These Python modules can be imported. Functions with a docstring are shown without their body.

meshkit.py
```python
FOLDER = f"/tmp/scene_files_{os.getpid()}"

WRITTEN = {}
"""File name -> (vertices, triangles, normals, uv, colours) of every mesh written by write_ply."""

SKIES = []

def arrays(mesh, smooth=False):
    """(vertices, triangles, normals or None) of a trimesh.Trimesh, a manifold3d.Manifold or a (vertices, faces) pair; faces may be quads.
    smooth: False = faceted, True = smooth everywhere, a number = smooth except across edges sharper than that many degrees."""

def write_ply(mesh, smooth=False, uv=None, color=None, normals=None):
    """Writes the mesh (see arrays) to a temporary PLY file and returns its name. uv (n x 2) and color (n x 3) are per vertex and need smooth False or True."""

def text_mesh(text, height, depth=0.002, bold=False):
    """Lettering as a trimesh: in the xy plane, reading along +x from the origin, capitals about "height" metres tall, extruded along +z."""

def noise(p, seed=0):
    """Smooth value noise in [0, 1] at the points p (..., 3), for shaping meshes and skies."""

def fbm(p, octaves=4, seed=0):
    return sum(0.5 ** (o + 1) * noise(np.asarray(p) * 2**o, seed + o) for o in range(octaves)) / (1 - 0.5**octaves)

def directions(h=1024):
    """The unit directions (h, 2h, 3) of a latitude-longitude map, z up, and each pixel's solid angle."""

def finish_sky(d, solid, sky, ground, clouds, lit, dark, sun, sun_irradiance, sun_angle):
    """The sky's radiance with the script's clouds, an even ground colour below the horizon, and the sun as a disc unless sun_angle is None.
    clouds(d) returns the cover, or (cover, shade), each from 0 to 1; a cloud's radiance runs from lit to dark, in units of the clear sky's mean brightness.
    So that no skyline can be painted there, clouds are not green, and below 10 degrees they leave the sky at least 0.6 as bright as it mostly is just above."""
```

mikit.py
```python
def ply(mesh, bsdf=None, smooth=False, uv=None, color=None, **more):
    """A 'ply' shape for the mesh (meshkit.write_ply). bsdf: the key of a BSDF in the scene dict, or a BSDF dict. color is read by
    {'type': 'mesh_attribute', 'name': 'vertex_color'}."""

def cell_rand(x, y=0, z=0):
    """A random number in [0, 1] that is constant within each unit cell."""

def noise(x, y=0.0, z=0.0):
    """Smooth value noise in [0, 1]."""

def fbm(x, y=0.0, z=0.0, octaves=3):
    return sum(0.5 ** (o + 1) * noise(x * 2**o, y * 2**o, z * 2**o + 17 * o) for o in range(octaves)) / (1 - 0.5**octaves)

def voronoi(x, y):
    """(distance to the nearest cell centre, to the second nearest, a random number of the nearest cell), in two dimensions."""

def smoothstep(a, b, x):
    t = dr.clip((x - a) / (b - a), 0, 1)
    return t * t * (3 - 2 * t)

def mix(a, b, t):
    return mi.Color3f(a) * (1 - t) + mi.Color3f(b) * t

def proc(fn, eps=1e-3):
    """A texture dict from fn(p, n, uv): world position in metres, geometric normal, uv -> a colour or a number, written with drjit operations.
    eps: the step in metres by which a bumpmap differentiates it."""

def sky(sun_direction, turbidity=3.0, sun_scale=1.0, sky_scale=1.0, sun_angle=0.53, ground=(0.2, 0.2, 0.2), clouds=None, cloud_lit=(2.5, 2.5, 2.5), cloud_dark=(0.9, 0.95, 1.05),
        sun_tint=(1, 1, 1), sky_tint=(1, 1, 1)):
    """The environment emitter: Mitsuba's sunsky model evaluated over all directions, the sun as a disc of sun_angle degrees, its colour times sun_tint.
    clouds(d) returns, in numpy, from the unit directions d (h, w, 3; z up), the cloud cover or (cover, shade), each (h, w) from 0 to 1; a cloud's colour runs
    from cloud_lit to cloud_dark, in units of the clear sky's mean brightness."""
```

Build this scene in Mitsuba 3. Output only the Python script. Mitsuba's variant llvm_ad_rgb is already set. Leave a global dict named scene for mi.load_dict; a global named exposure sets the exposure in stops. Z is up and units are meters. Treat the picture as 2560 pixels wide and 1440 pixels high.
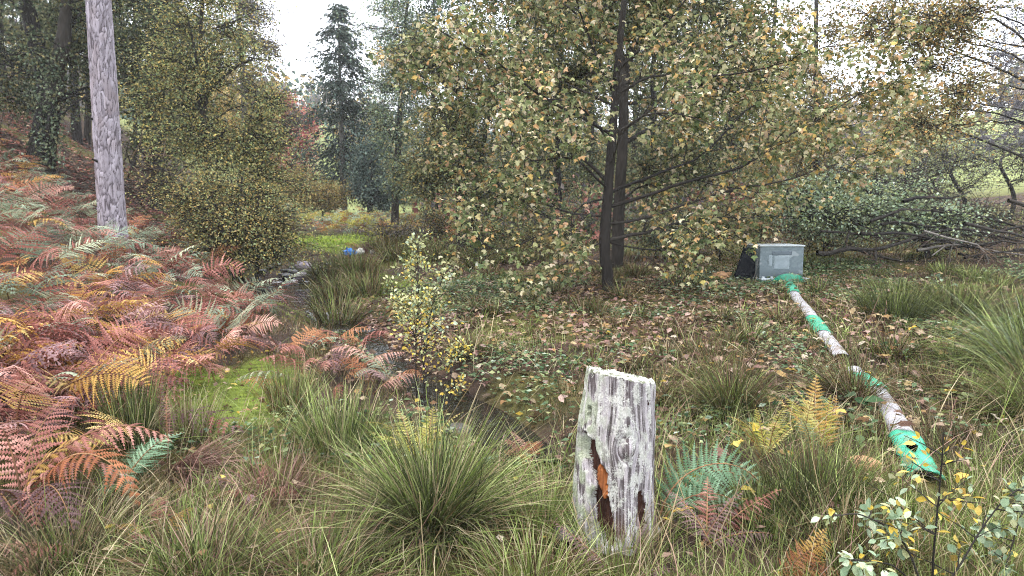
import math
import numpy as np
import drjit as dr
import mitsuba as mi
import mikit
import meshkit

T = mi.ScalarTransform4f
scene, labels = {}, {}

# ------------------------------------------------------------------ camera, sky, exposure
FOCAL, HORIZON = 1700.0, 540.0                  # in pixels of a frame 2560 wide
EYE = np.array([0.0, 0.0, 1.55])
PITCH = math.atan((720 - HORIZON) / FOCAL)
FWD = np.array([0, math.cos(PITCH), -math.sin(PITCH)])
UP = np.array([0, math.sin(PITCH), math.cos(PITCH)])
scene['camera'] = {'type': 'perspective', 'fov_axis': 'x', 'fov': math.degrees(2 * math.atan(1280 / FOCAL)),
                   'near_clip': 0.05, 'far_clip': 3000.0,
                   'to_world': T().look_at(origin=EYE.tolist(), target=(EYE + FWD).tolist(), up=[0, 0, 1])}
scene['daylight'] = mikit.sky((-0.25, -0.25, 0.93), turbidity=4, sun_scale=0.16, sun_angle=30, clouds=lambda d: 1.0,
                              cloud_lit=(2.66, 2.8, 3.08), ground=(0.1, 0.1, 0.08))
exposure = 3.25


# ------------------------------------------------------------------ small helpers
def srgb(*c):
    c = np.asarray(c, float) / 255
    return [float(v) for v in np.where(c < 0.04045, c / 12.92, ((c + 0.055) / 1.055) ** 2.4)]


def W(px, py, y):
    """The point at depth y (metres north of the eye) in the direction that the photograph shows at (px, py)."""
    d = FWD + np.array([1, 0, 0]) * (px - 1280) / FOCAL + UP * (720 - py) / FOCAL
    return EYE + d * (y / d[1])


def smooth(a, b, x):
    t = np.clip((np.asarray(x, float) - a) / (b - a), 0, 1)
    return t * t * (3 - 2 * t)


def unit(v):
    return v / (np.linalg.norm(v, axis=-1, keepdims=True) + 1e-12)


def nz(x, y, f, seed=0):
    return meshkit.noise(np.stack([np.asarray(x) * f, np.asarray(y) * f, np.zeros_like(np.asarray(x, float))], -1), seed)


# ------------------------------------------------------------------ terrain
SY = np.array([-30, 0, 3.6, 4.6, 5.6, 7, 9, 11, 13, 15, 17, 19, 21, 24, 30, 60, 400.])
SX = np.array([2.2, 1.0, .3, -.02, -.42, -1.15, -2.05, -3.15, -4.3, -5.0, -5.3, -5.1, -4.6, -3.2, -4, -6, -6.])
BY = np.array([-30, 0, 3, 4.5, 5.7, 8, 11, 13, 17, 22, 40, 400.])
BX = np.array([-4, -3.2, -2.5, -2.55, -2.8, -3.2, -4.3, -5.4, -6.6, -7.5, -11, -40.])
FY = np.linspace(-30, 400, 2151)


def _soft(a, b):
    g = np.interp(FY, a, b)
    k = np.ones(7) / 7
    return np.convolve(np.pad(g, 3, mode='edge'), k, 'valid')


SXF, BXF = _soft(SY, SX), _soft(BY, BX)


def stream_x(y):
    return np.interp(y, FY, SXF)


def bank_x(y):
    return np.interp(y, FY, BXF)


def channel(x, y):
    """0 to 1: how deep in the channel of the brook the point lies."""
    w = 0.36 + 0.5 * smooth(7, 12, y)
    return np.exp(-((x - stream_x(y)) / w) ** 2) * smooth(3.9, 5.0, y) * (1 - smooth(26, 40, y))


def H(x, y, fine=True):
    x, y = np.asarray(x, float), np.asarray(y, float)
    r = np.sqrt(x * x + y * y)
    h = 0.036 * (np.clip(y, -10, 60) - 3) + 0.0010 * np.clip(y - 24, 0, 60) ** 2 * 0.6
    u = bank_x(y) - x
    s = np.log1p(np.exp(np.clip(u * 4, -40, 40))) / 4
    h = h + np.where(s < 9, 0.30 * s + 0.028 * s * s, 4.97 + 0.3 * (s - 9))
    h = h + 0.045 * np.log1p(np.exp(np.clip((x - 1) * 2, -40, 40))) / 2
    h = h + 13 * smooth(50, 170, r) * (0.75 + 0.5 * nz(x, y, 0.012, 5)) + 10 * smooth(150, 400, r)
    h = h + 5.5 * smooth(0.35, 0.8, x / np.maximum(y, 1)) * smooth(26, 75, r)
    h = h - (0.30 + 0.14 * smooth(10, 13, y)) * channel(x, y)
    if fine:
        f = 1 - smooth(40, 90, r)
        h = h + f * (0.16 * (nz(x, y, 0.55, 1) - 0.5) + 0.09 * (nz(x, y, 1.7, 2) - 0.5) + 0.05 * (nz(x, y, 4.3, 3) - 0.5))
    return h


def ground(px, py):
    """Where the view ray of the photograph's (px, py) meets the terrain."""
    d = FWD + np.array([1, 0, 0]) * (px - 1280) / FOCAL + UP * (720 - py) / FOCAL
    t = np.concatenate([np.arange(1.2, 30, 0.02), np.arange(30, 200, 0.2)])
    p = EYE + d * t[:, None]
    below = np.nonzero(p[:, 2] < H(p[:, 0], p[:, 1]))[0]
    k = below[0] if len(below) else len(t) - 1
    q = p[k].copy()
    q[2] = H(q[0], q[1])
    return q


TX, TY = np.arange(-30, 30.01, .06), np.arange(0, 46.01, .06)
TABLE_H = H(*np.meshgrid(TX, TY))


def on(x, y, dz=0.0):
    """The terrain's point at (x, y), from a table of heights."""
    if not (-29.9 < x < 29.9 and 0 < y < 45.9):
        return np.array([x, y, float(H(x, y)) + dz])
    i, j = (x + 30) / .06, y / .06
    a, b = int(i), int(j)
    s, t = i - a, j - b
    z = (TABLE_H[b, a] * (1 - s) + TABLE_H[b, a + 1] * s) * (1 - t) + (TABLE_H[b + 1, a] * (1 - s) + TABLE_H[b + 1, a + 1] * s) * t
    return np.array([x, y, float(z) + dz])


# ------------------------------------------------------------------ colours of leaves, blades and bark: one table of palettes
PALETTES = {
    'sycamore': [(70, 84, 52), (88, 102, 62), (106, 118, 74), (124, 132, 86), (146, 150, 102), (176, 174, 128), (206, 198, 158), (220, 204, 176), (204, 158, 116), (214, 182, 104)],
    'birch_yellow': [(96, 102, 58), (122, 126, 72), (146, 142, 80), (168, 156, 84), (190, 168, 88), (184, 148, 76), (204, 184, 122)],
    'dark_green': [(58, 72, 54), (74, 90, 66), (92, 108, 80), (112, 126, 94), (136, 146, 114), (148, 140, 88)],
    'olive': [(76, 82, 54), (96, 102, 66), (118, 120, 76), (138, 134, 86), (160, 148, 96), (172, 150, 98)],
    'fresh_green': [(86, 106, 68), (108, 128, 80), (130, 148, 96), (152, 164, 112), (168, 168, 108)],
    'blue_green': [(62, 82, 78), (80, 102, 96), (102, 124, 114), (124, 144, 132)],
    'spruce': [(44, 54, 46), (58, 70, 60), (76, 88, 76), (98, 108, 94)],
    'ochre': [(116, 98, 58), (150, 124, 70), (178, 146, 78), (196, 162, 96), (164, 142, 104)],
    'red': [(158, 84, 82), (186, 104, 100), (200, 128, 122), (180, 130, 118)],
    'grey_twig': [(92, 88, 92), (120, 114, 116), (138, 126, 118)],
    'hazel': [(104, 128, 102), (132, 156, 128), (158, 178, 150), (182, 198, 172), (164, 170, 112)],
    'orange_oak': [(98, 86, 50), (128, 106, 58), (156, 122, 64), (170, 126, 68), (124, 122, 72)],
    'bracken_rust': [(110, 62, 55), (146, 86, 78), (176, 112, 101), (198, 138, 124), (208, 158, 142)],
    'bracken_purple': [(92, 66, 68), (122, 92, 94), (148, 116, 118), (172, 138, 138)],
    'bracken_gold': [(150, 104, 48), (184, 138, 66), (208, 168, 88), (222, 190, 118)],
    'bracken_green': [(104, 126, 106), (130, 150, 124), (156, 172, 144), (182, 192, 156)],
    'bracken_orange': [(148, 86, 58), (178, 108, 72), (200, 138, 94)],
    'fern_green': [(78, 118, 80), (104, 146, 104), (134, 176, 136), (162, 198, 160)],
    'fern_yellow': [(150, 146, 60), (184, 176, 78), (206, 200, 104), (216, 206, 134)],
    'grass_green': [(72, 86, 44), (96, 112, 58), (122, 138, 76), (148, 162, 100), (172, 180, 128)],
    'grass_straw': [(104, 88, 60), (142, 122, 84), (172, 152, 112), (196, 180, 142)],
    'grass_brown': [(66, 52, 34), (92, 74, 48), (118, 96, 64), (138, 112, 84)],
    'grass_pink': [(110, 74, 66), (140, 98, 88), (166, 124, 112), (184, 148, 132)],
    'grass_dark': [(50, 60, 34), (68, 78, 42), (88, 96, 54), (110, 116, 72)],
    'moss': [(92, 110, 40), (122, 144, 52), (150, 170, 70), (172, 184, 100)],
    'litter': [(78, 50, 40), (112, 76, 60), (150, 108, 88), (186, 148, 118), (206, 176, 134), (200, 164, 84), (184, 118, 64), (214, 196, 164)],
    'litter_pink': [(112, 74, 68), (150, 108, 100), (184, 144, 134), (206, 176, 160)],
    'sapling_yellow': [(180, 152, 58), (208, 180, 74), (226, 202, 106), (208, 164, 82)],
    'sapling_pale': [(126, 138, 82), (158, 166, 106), (184, 188, 134), (202, 202, 150)],
    'sapling_mint': [(112, 140, 104), (144, 172, 134), (172, 194, 158), (196, 210, 176)],
    'herb': [(44, 70, 44), (66, 96, 60), (92, 122, 82), (120, 146, 108)],
    'bark_dark': [(30, 26, 24), (44, 38, 34), (60, 54, 48)],
    'bark_grey': [(78, 72, 66), (102, 96, 90), (128, 122, 116)],
    'bark_brown': [(62, 46, 36), (86, 66, 52), (106, 86, 70)],
    'twig_pale': [(104, 102, 112), (130, 128, 140), (152, 150, 160)],
    'bark_mossy': [(46, 46, 28), (64, 62, 36), (84, 80, 46)],
    'stalk': [(104, 66, 40), (140, 96, 58), (168, 124, 80)],
}
NPAL = 24
_rows, PAL = [], {}
for _i, (_k, _c) in enumerate(PALETTES.items()):
    PAL[_k] = _i * NPAL
    _sat = {'moss': 0.95, 'bracken_gold': 0.82, 'sycamore': 0.88, 'sapling_yellow': 0.9, 'litter': .6, 'bracken_rust': .8, 'bracken_purple': .85, 'bracken_orange': .8, 'fern_yellow': 0.9, 'grass_green': 1.05}.get(_k, 0.78)
    _lin = np.array([srgb(*(np.mean(q) + (np.array(q) - np.mean(q)) * _sat)) for q in _c])
    _t = np.linspace(0, len(_c) - 1, NPAL)
    _rows.append(np.stack([np.interp(_t, np.arange(len(_c)), _lin[:, j]) for j in range(3)], 1))
TABLE = np.vstack(_rows).astype(np.float32)
LUT = [mi.Float(np.ascontiguousarray(TABLE[:, j])) for j in range(3)]


def look_up(p, n, uv):
    i = mi.UInt32(dr.clip(uv.x + 0.5, 0, len(TABLE) - 1))
    return mi.Color3f(*[dr.gather(mi.Float, LUT[j], i) for j in range(3)]) * uv.y


def leaf_colour(p, n, uv):
    return dr.clip(look_up(p, n, uv) * (0.72 + 0.5 * mikit.noise(p.x * 2.3, p.y * 2.3, p.z * 2.3)), 0, 0.9)


def bark_colour(p, n, uv):
    a = mikit.fbm(p.x * 24, p.y * 24, p.z * 6)
    b = mikit.noise(p.x * 3, p.y * 3, p.z * 1.5)
    return dr.clip(look_up(p, n, uv) * (0.45 + 1.1 * a) * (0.75 + 0.5 * b), 0, 0.9)


def uvs(rng, pal, n, lo=0.0, hi=1.0, bright=(0.75, 1.2)):
    """One (palette position, brightness) per leaf. pal: a name, or [(name, weight), ...]."""
    if isinstance(pal, str):
        pal = [(pal, 1)]
    w = np.array([q for _, q in pal], float)
    k = rng.choice(len(pal), n, p=w / w.sum())
    base = np.array([PAL[q] for q, _ in pal], float)[k]
    return np.stack([base + (lo + (hi - lo) * rng.random(n)) * (NPAL - 1), rng.uniform(*bright, n)], 1)


scene['leaf'] = {'type': 'principledthin', 'base_color': mikit.proc(leaf_colour), 'roughness': 0.36, 'diff_trans': 0.5, 'eta': 1.5}
scene['dry_leaf'] = {'type': 'principledthin', 'base_color': mikit.proc(leaf_colour), 'roughness': 0.6, 'diff_trans': 0.5, 'eta': 1.33}
scene['bark'] = {'type': 'principled', 'base_color': mikit.proc(bark_colour), 'roughness': 0.8, 'specular': 0.4}


# ------------------------------------------------------------------ the scene's entries
def numbered(name):
    k, i = name, 0
    while k in used:
        i += 1
        k = f'{name}_{i:03d}'
    used.add(k)
    return k


used = set()


def thing(name, label, cat, group=None):
    key = numbered(name)
    labels[key] = {'label': label, 'category': cat}
    if group:
        labels[key]['group'] = group
    return key


def kind(key, k, label=None):
    labels.setdefault(key, {})['kind'] = k
    if label:
        labels[key]['label'] = label


def put(key, v, f, bsdf, uv=None, smooth=False):
    """A mesh as the entry key itself."""
    scene[key] = mikit.ply((np.asarray(v), np.asarray(f)), bsdf, smooth=smooth, uv=uv)
    return key


def part(parent, name, v, f, bsdf, uv=None, smooth=False):
    return put(numbered(parent + '__' + name), v, f, bsdf, uv, smooth)


class Bag:
    """Vertices, triangles and uv gathered into one mesh."""

    def __init__(self):
        self.v, self.f, self.u, self.n = [], [], [], 0

    def add(self, v, f, u):
        v = np.asarray(v, float).reshape(-1, 3)
        u = np.asarray(u, float)
        self.v.append(v)
        self.f.append(np.asarray(f, int).reshape(-1, 3) + self.n)
        self.u.append(np.broadcast_to(u, (len(v), 2)) if u.ndim == 1 else u)
        self.n += len(v)

    def get(self):
        return np.vstack(self.v), np.vstack(self.f), np.vstack(self.u)


# ------------------------------------------------------------------ wood
def tubes(P, R, sides=3, closed_tip=True):
    """m tubes at once: P (m, n, 3) points, R (m, n) radii -> vertices, triangles."""
    P, R = np.asarray(P, float), np.asarray(R, float)
    m, n = P.shape[:2]
    t = unit(np.gradient(P, axis=1))
    ref = np.where(np.abs(t[..., 2:]) < 0.9, np.array([0, 0, 1.0]), np.array([1.0, 0, 0]))
    a = unit(np.cross(t, ref))
    b = np.cross(t, a)
    ang = np.arange(sides) * 2 * np.pi / sides
    v = P[:, :, None] + R[:, :, None, None] * (np.cos(ang)[:, None] * a[:, :, None] + np.sin(ang)[:, None] * b[:, :, None])
    i, j = np.meshgrid(np.arange(n - 1), np.arange(sides), indexing='ij')
    q = np.stack([i * sides + j, i * sides + (j + 1) % sides, (i + 1) * sides + (j + 1) % sides, (i + 1) * sides + j], -1).reshape(-1, 4)
    f = np.vstack([q[:, [0, 1, 2]], q[:, [0, 2, 3]]])
    f = (f[None] + (np.arange(m) * n * sides)[:, None, None]).reshape(-1, 3)
    return v.reshape(-1, 3), f


def curve(points, n):
    """A smooth path of n points through the given ones (Catmull-Rom)."""
    p = np.asarray(points, float)
    if len(p) == 2:
        return p[0] + (p[1] - p[0]) * np.linspace(0, 1, n)[:, None]
    q = np.vstack([2 * p[0] - p[1], p, 2 * p[-1] - p[-2]])
    s = np.linspace(0, len(p) - 1 - 1e-9, n)
    i = s.astype(int)
    t = (s - i)[:, None]
    a, b, c, d = q[i], q[i + 1], q[i + 2], q[i + 3]
    return 0.5 * (2 * b + (c - a) * t + (2 * a - 5 * b + 4 * c - d) * t ** 2 + (3 * b - a - 3 * c + d) * t ** 3)


def limb(bag, rng, points, r0, r1, pal, sides=6, n=None, wob=0.03, power=0.8, bumps=0.0):
    """Adds one tapering, slightly crooked limb; returns its path and radii."""
    pts = np.asarray(points, float)
    L = np.linalg.norm(np.diff(pts, axis=0), axis=1).sum()
    n = n or int(np.clip(L / 0.22, 5, 60))
    p = curve(pts, n)
    w = np.cumsum(rng.normal(0, 1, (n, 3)), axis=0)
    w -= np.linspace(0, 1, n)[:, None] * w[-1] + w[0] * (1 - np.linspace(0, 1, n)[:, None])
    p = p + w * wob * L / n
    r = r0 + (r1 - r0) * np.linspace(0, 1, n) ** power
    v, f = tubes(p[None], r[None], sides)
    if bumps:
        c = np.repeat(p, sides, axis=0)
        k = 1 + bumps * (meshkit.fbm(v * np.array([9, 9, 2.2]), 3, 4)[:, None] - 0.5) * 2
        v = c + (v - c) * k
    bag.add(v, f, [PAL[pal] + rng.random() * (NPAL - 1), rng.uniform(0.85, 1.15)])
    return p, r


def leafage(rng, P, axis, normal, size, template, uv):
    """Leaves: positions (n,3), axes along the leaf, rough normals, sizes (n), a template (vertices (k,3): x across, y along, z up; triangles) -> v, f, uv."""
    tv, tf = template
    y = unit(axis)
    x = unit(np.cross(y, normal))
    z = np.cross(x, y)
    s = np.asarray(size)[:, None, None]
    v = P[:, None] + s * (tv[None, :, :1] * x[:, None] + tv[None, :, 1:2] * y[:, None] + tv[None, :, 2:] * z[:, None])
    n, k = len(P), len(tv)
    f = (tf[None] + (np.arange(n) * k)[:, None, None]).reshape(-1, 3)
    return v.reshape(-1, 3), f, np.repeat(uv, k, axis=0)


def fan(outline, mid):
    k = len(outline)
    return np.vstack([outline, [mid]]), np.array([[i, (i + 1) % k, k] for i in range(k)])


LEAF_DIAMOND = (np.array([[0, 0, 0], [-.34, .45, .06], [0, 1, -.08], [.34, .45, .06]]), np.array([[0, 2, 1], [0, 3, 2]]))
LEAF_OVAL = fan(np.array([[0, 0, 0], [.26, .22, .06], [.36, .52, .07], [.2, .82, .02], [0, 1.05, -.08], [-.2, .82, .02], [-.36, .52, .07], [-.26, .22, .06]]), [0, .5, -.02])
LEAF_MAPLE = fan(np.array([[0, .02, 0], [.34, -.04, .05], [.28, .16, .05], [.62, .34, -.06], [.3, .46, .07], [.26, .62, .07], [.3, .74, .03], [.0, 1.02, -.12],
                           [-.3, .74, .03], [-.26, .62, .07], [-.3, .46, .07], [-.62, .34, -.06], [-.28, .16, .05], [-.34, -.04, .05]]) * [1, 1, 1.3], [0, .34, -.02])
LEAF_LOBED = fan(np.array([[0, .02, 0], [.3, .05, .04], [.6, .36, -.05], [.26, .56, .07], [0, 1.0, -.1], [-.26, .56, .07], [-.6, .36, -.05], [-.3, .05, .04]]) * [1, 1, 1.4], [0, .34, -.02])
NEEDLE_SPRAY = (np.array([[0, 0, 0], [-.16, .5, .03], [0, 1, -.1], [.16, .5, .03], [-.3, .75, -.1], [.3, .75, -.1]]), np.array([[0, 2, 1], [0, 3, 2], [0, 1, 4], [0, 5, 3]]))


def twig_leaves(rng, tw, per, size, spread, droop, pal, template, lo=0, hi=1, bright=(0.7, 1.2)):
    """Leaves along twigs tw (m, n, 3)."""
    m, n = tw.shape[:2]
    idx = rng.integers(0, m, m * per)
    s = rng.random(m * per) ** 0.7 * (n - 1 - 1e-6)
    i = s.astype(int)
    t = (s - i)[:, None]
    p = tw[idx, i] * (1 - t) + tw[idx, i + 1] * t
    d = unit(tw[idx, i + 1] - tw[idx, i])
    off = rng.normal(0, 1, p.shape)
    p = p + off * spread
    ax = unit(d * 0.6 + unit(off) + np.array([0, 0, -droop]))
    no = rng.normal(0, 0.55, p.shape) + np.array([0, 0, 1.0])
    sz = size * rng.uniform(0.6, 1.25, len(p))
    u = uvs(rng, pal, len(p), lo, hi, bright)
    tone = rng.normal(0, 0.12, m)[idx]              # leaves of one twig turn together
    u[:, 1] *= 1 + tone
    return p, ax, no, sz, u


def tree(key, seed, trunk, radii, crown, pal, bark, leaf=0.05, per=30, twigs=10, template=LEAF_DIAMOND, spread=0.07, droop=0.3, limb_r=0.05, bsdf='leaf',
         wob=0.05, sides=8, bright=(0.7, 1.2), trunks=None, from_low=0.15, bumps=0.12, hang=0.0, clump=0.55):
    """A tree: trunk path(s), and a crown given as ellipsoids [(centre, radii, clusters), ...]; limbs run from the trunk to each cluster, twigs fan out from the limb's end, leaves sit on the twigs."""
    rng = np.random.default_rng(seed)
    wood, boughs, fol = Bag(), Bag(), Bag()
    paths = []
    for tr, rr in [(trunk, radii)] + (trunks or []):
        p, r = limb(wood, rng, tr, rr[0], rr[1], bark, sides=sides * 2, n=40, wob=wob * 0.4, bumps=bumps)
        paths.append((p, r))
    allp = np.vstack([p for p, _ in paths])
    allr = np.concatenate([r for _, r in paths])
    tw_all = []
    for c, rad, n in crown:
        c, rad = np.asarray(c, float), np.asarray(rad, float)
        d = unit(rng.normal(0, 1, (n, 3)))
        cc = c + d * rad * (rng.uniform(0.25, 1, (n, 1)) ** 0.5) * rng.uniform(0.8, 1.1, (n, 1))
        hold = []
        near = np.linalg.norm((allp - c) / rad, axis=1) < 1
        if near.any():
            hold.append(allp[near])
        for _ in range(max(2, n // 9)):                      # main boughs into this part of the crown
            q = c + unit(rng.normal(0, 1, 3)) * rad * rng.uniform(0.3, 0.8)
            hor = np.linalg.norm(allp[:, :2] - q[:2], axis=1)
            want = q[2] - from_low - rng.uniform(0.35, 0.9) * hor.min()
            k = int(np.argmin(np.abs(allp[:, 2] - want) + 0.6 * hor))
            p0, L = allp[k], np.linalg.norm(q - allp[k])
            mid = p0 + (q - p0) * 0.5 + rng.normal(0, 0.09 * L, 3) + np.array([0, 0, 0.03 * L])
            path, _ = limb(boughs, rng, [p0, mid, q], min(allr[k] * 0.6, limb_r * (0.4 + 0.2 * L)), 0.01, bark, sides=5, n=int(np.clip(L * 4, 8, 18)), wob=wob * 2.4)
            hold.append(path[int(len(path) * 0.35):])
        hold = np.vstack(hold)
        for q in cc:
            k = int(np.argmin(np.linalg.norm(hold - q, axis=1) + 0.5 * np.maximum(hold[:, 2] - q[2], 0)))
            p0, L = hold[k], np.linalg.norm(q - hold[k]) + 1e-3
            mid = p0 + (q - p0) * 0.5 + rng.normal(0, 0.1 * L, 3) + np.array([0, 0, -hang * 0.2])
            path, _ = limb(boughs, rng, [p0, mid, q], min(0.008 + 0.006 * L, limb_r), 0.004, bark, sides=4, n=int(np.clip(L * 5, 5, 10)), wob=wob * 2.2)
            m = twigs
            start = path[rng.integers(int(len(path) * 0.3), len(path), m)]
            cr = clump * rng.uniform(0.7, 1.25)
            end = q + rng.normal(0, 1, (m, 3)) * cr * np.array([.75, .75, .5]) + np.array([0, 0, -hang * rng.random()])[None]
            midt = (start + end) / 2 + rng.normal(0, 0.08, (m, 3)) * cr
            tw_all.append(np.stack([start, midt, end + np.array([0, 0, -hang * .3])], 1))
    tw = np.vstack(tw_all)
    v, f = tubes(tw, np.broadcast_to(np.linspace(0.006, 0.002, 3) * (1 + 5 * leaf), tw.shape[:2]), 3)
    boughs.add(v, f, [PAL[bark] + 4, 0.9])
    p, ax, no, sz, u = twig_leaves(rng, tw, per, leaf, spread, droop, pal, template, bright=bright)
    v, f, uv = leafage(rng, p, ax, no, sz, template, u)
    fol.add(v, f, uv)
    part(key, 'trunk', *wood.get()[:2], 'bark', wood.get()[2], True)
    part(key, 'branches', *boughs.get()[:2], 'bark', boughs.get()[2], True)
    k = part(key, 'foliage', *fol.get()[:2], bsdf, fol.get()[2])
    kind(k, 'stuff')
    kind(key + '__branches', 'stuff')
    return allp, tw


# ------------------------------------------------------------------ blades of grass
def blades(rng, base, az, L, lean0, lean1, width, uv, segs=4, side=0.25):
    """Ribbons: bases (n,3), headings, lengths, lean from upright at the foot and at the tip (radians), widths -> v, f, uv."""
    n = len(base)
    s = np.linspace(0, 1, segs + 1)
    th = lean0[:, None] + (lean1 - lean0)[:, None] * s[None] ** 1.2
    dz, dh = np.cos(th) * L[:, None] / segs, np.sin(th) * L[:, None] / segs
    z = np.concatenate([np.zeros((n, 1)), np.cumsum(dz[:, :-1], 1)], 1)
    hh = np.concatenate([np.zeros((n, 1)), np.cumsum(dh[:, :-1], 1)], 1)
    curl = az[:, None] + rng.normal(0, side, n)[:, None] * s[None]
    c = base[:, None] + np.stack([hh * np.cos(curl), hh * np.sin(curl), z], -1)
    tw = az + np.pi / 2 + rng.normal(0, 0.5, n)
    x = np.stack([np.cos(tw), np.sin(tw), rng.normal(0, 0.25, n)], -1)[:, None] * (width[:, None] * 0.5 * (1 - s[None] ** 2.2 * 0.85))[..., None]
    a, b = (c - x)[:, :-1], (c + x)[:, :-1]
    v = np.concatenate([np.stack([a, b], 2).reshape(n, -1, 3), c[:, -1:]], 1)
    k = 2 * segs + 1
    f = []
    for i in range(segs - 1):
        f += [[2 * i, 2 * i + 1, 2 * i + 3], [2 * i, 2 * i + 3, 2 * i + 2]]
    f += [[2 * segs - 2, 2 * segs - 1, 2 * segs]]
    f = (np.array(f)[None] + (np.arange(n) * k)[:, None, None]).reshape(-1, 3)
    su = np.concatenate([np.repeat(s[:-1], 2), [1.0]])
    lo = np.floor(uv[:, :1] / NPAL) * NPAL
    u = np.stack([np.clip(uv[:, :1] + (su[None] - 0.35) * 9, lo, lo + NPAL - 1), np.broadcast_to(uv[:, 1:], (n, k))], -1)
    return v.reshape(-1, 3), f, u.reshape(-1, 2)


def tuft(rng, at, n, R, L, lean, width, pal, bias=None, segs=4, lo=0, hi=1, bright=(0.75, 1.25), droop=0.9):
    """A tussock: n blades springing from a disc of radius R. lean: (inner, outer) lean of the foot; bias: (heading, strength) of a common sway."""
    q = np.sqrt(rng.random(n))
    a = rng.random(n) * 2 * np.pi
    b = np.stack([np.cos(a) * q * R, np.sin(a) * q * R, np.zeros(n)], 1) + np.asarray(at)
    b[:, 2] = np.minimum(b[:, 2], at[2]) - 0.02
    az = a + rng.normal(0, 0.45, n)
    if bias:
        vx, vy = np.cos(az) + bias[1] * np.cos(bias[0]), np.sin(az) + bias[1] * np.sin(bias[0])
        az = np.arctan2(vy, vx)
    l0 = lean[0] + (lean[1] - lean[0]) * q * rng.uniform(0.4, 1.2, n)
    l1 = l0 + droop * rng.uniform(0.15, 1.3, n) * (0.4 + q)
    ll = L * rng.uniform(0.5, 1.15, n)
    return blades(rng, b, az, ll, l0, np.minimum(l1, 2.5), width * rng.uniform(0.7, 1.3, n), uvs(rng, pal, n, lo, hi, bright), segs)


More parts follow.
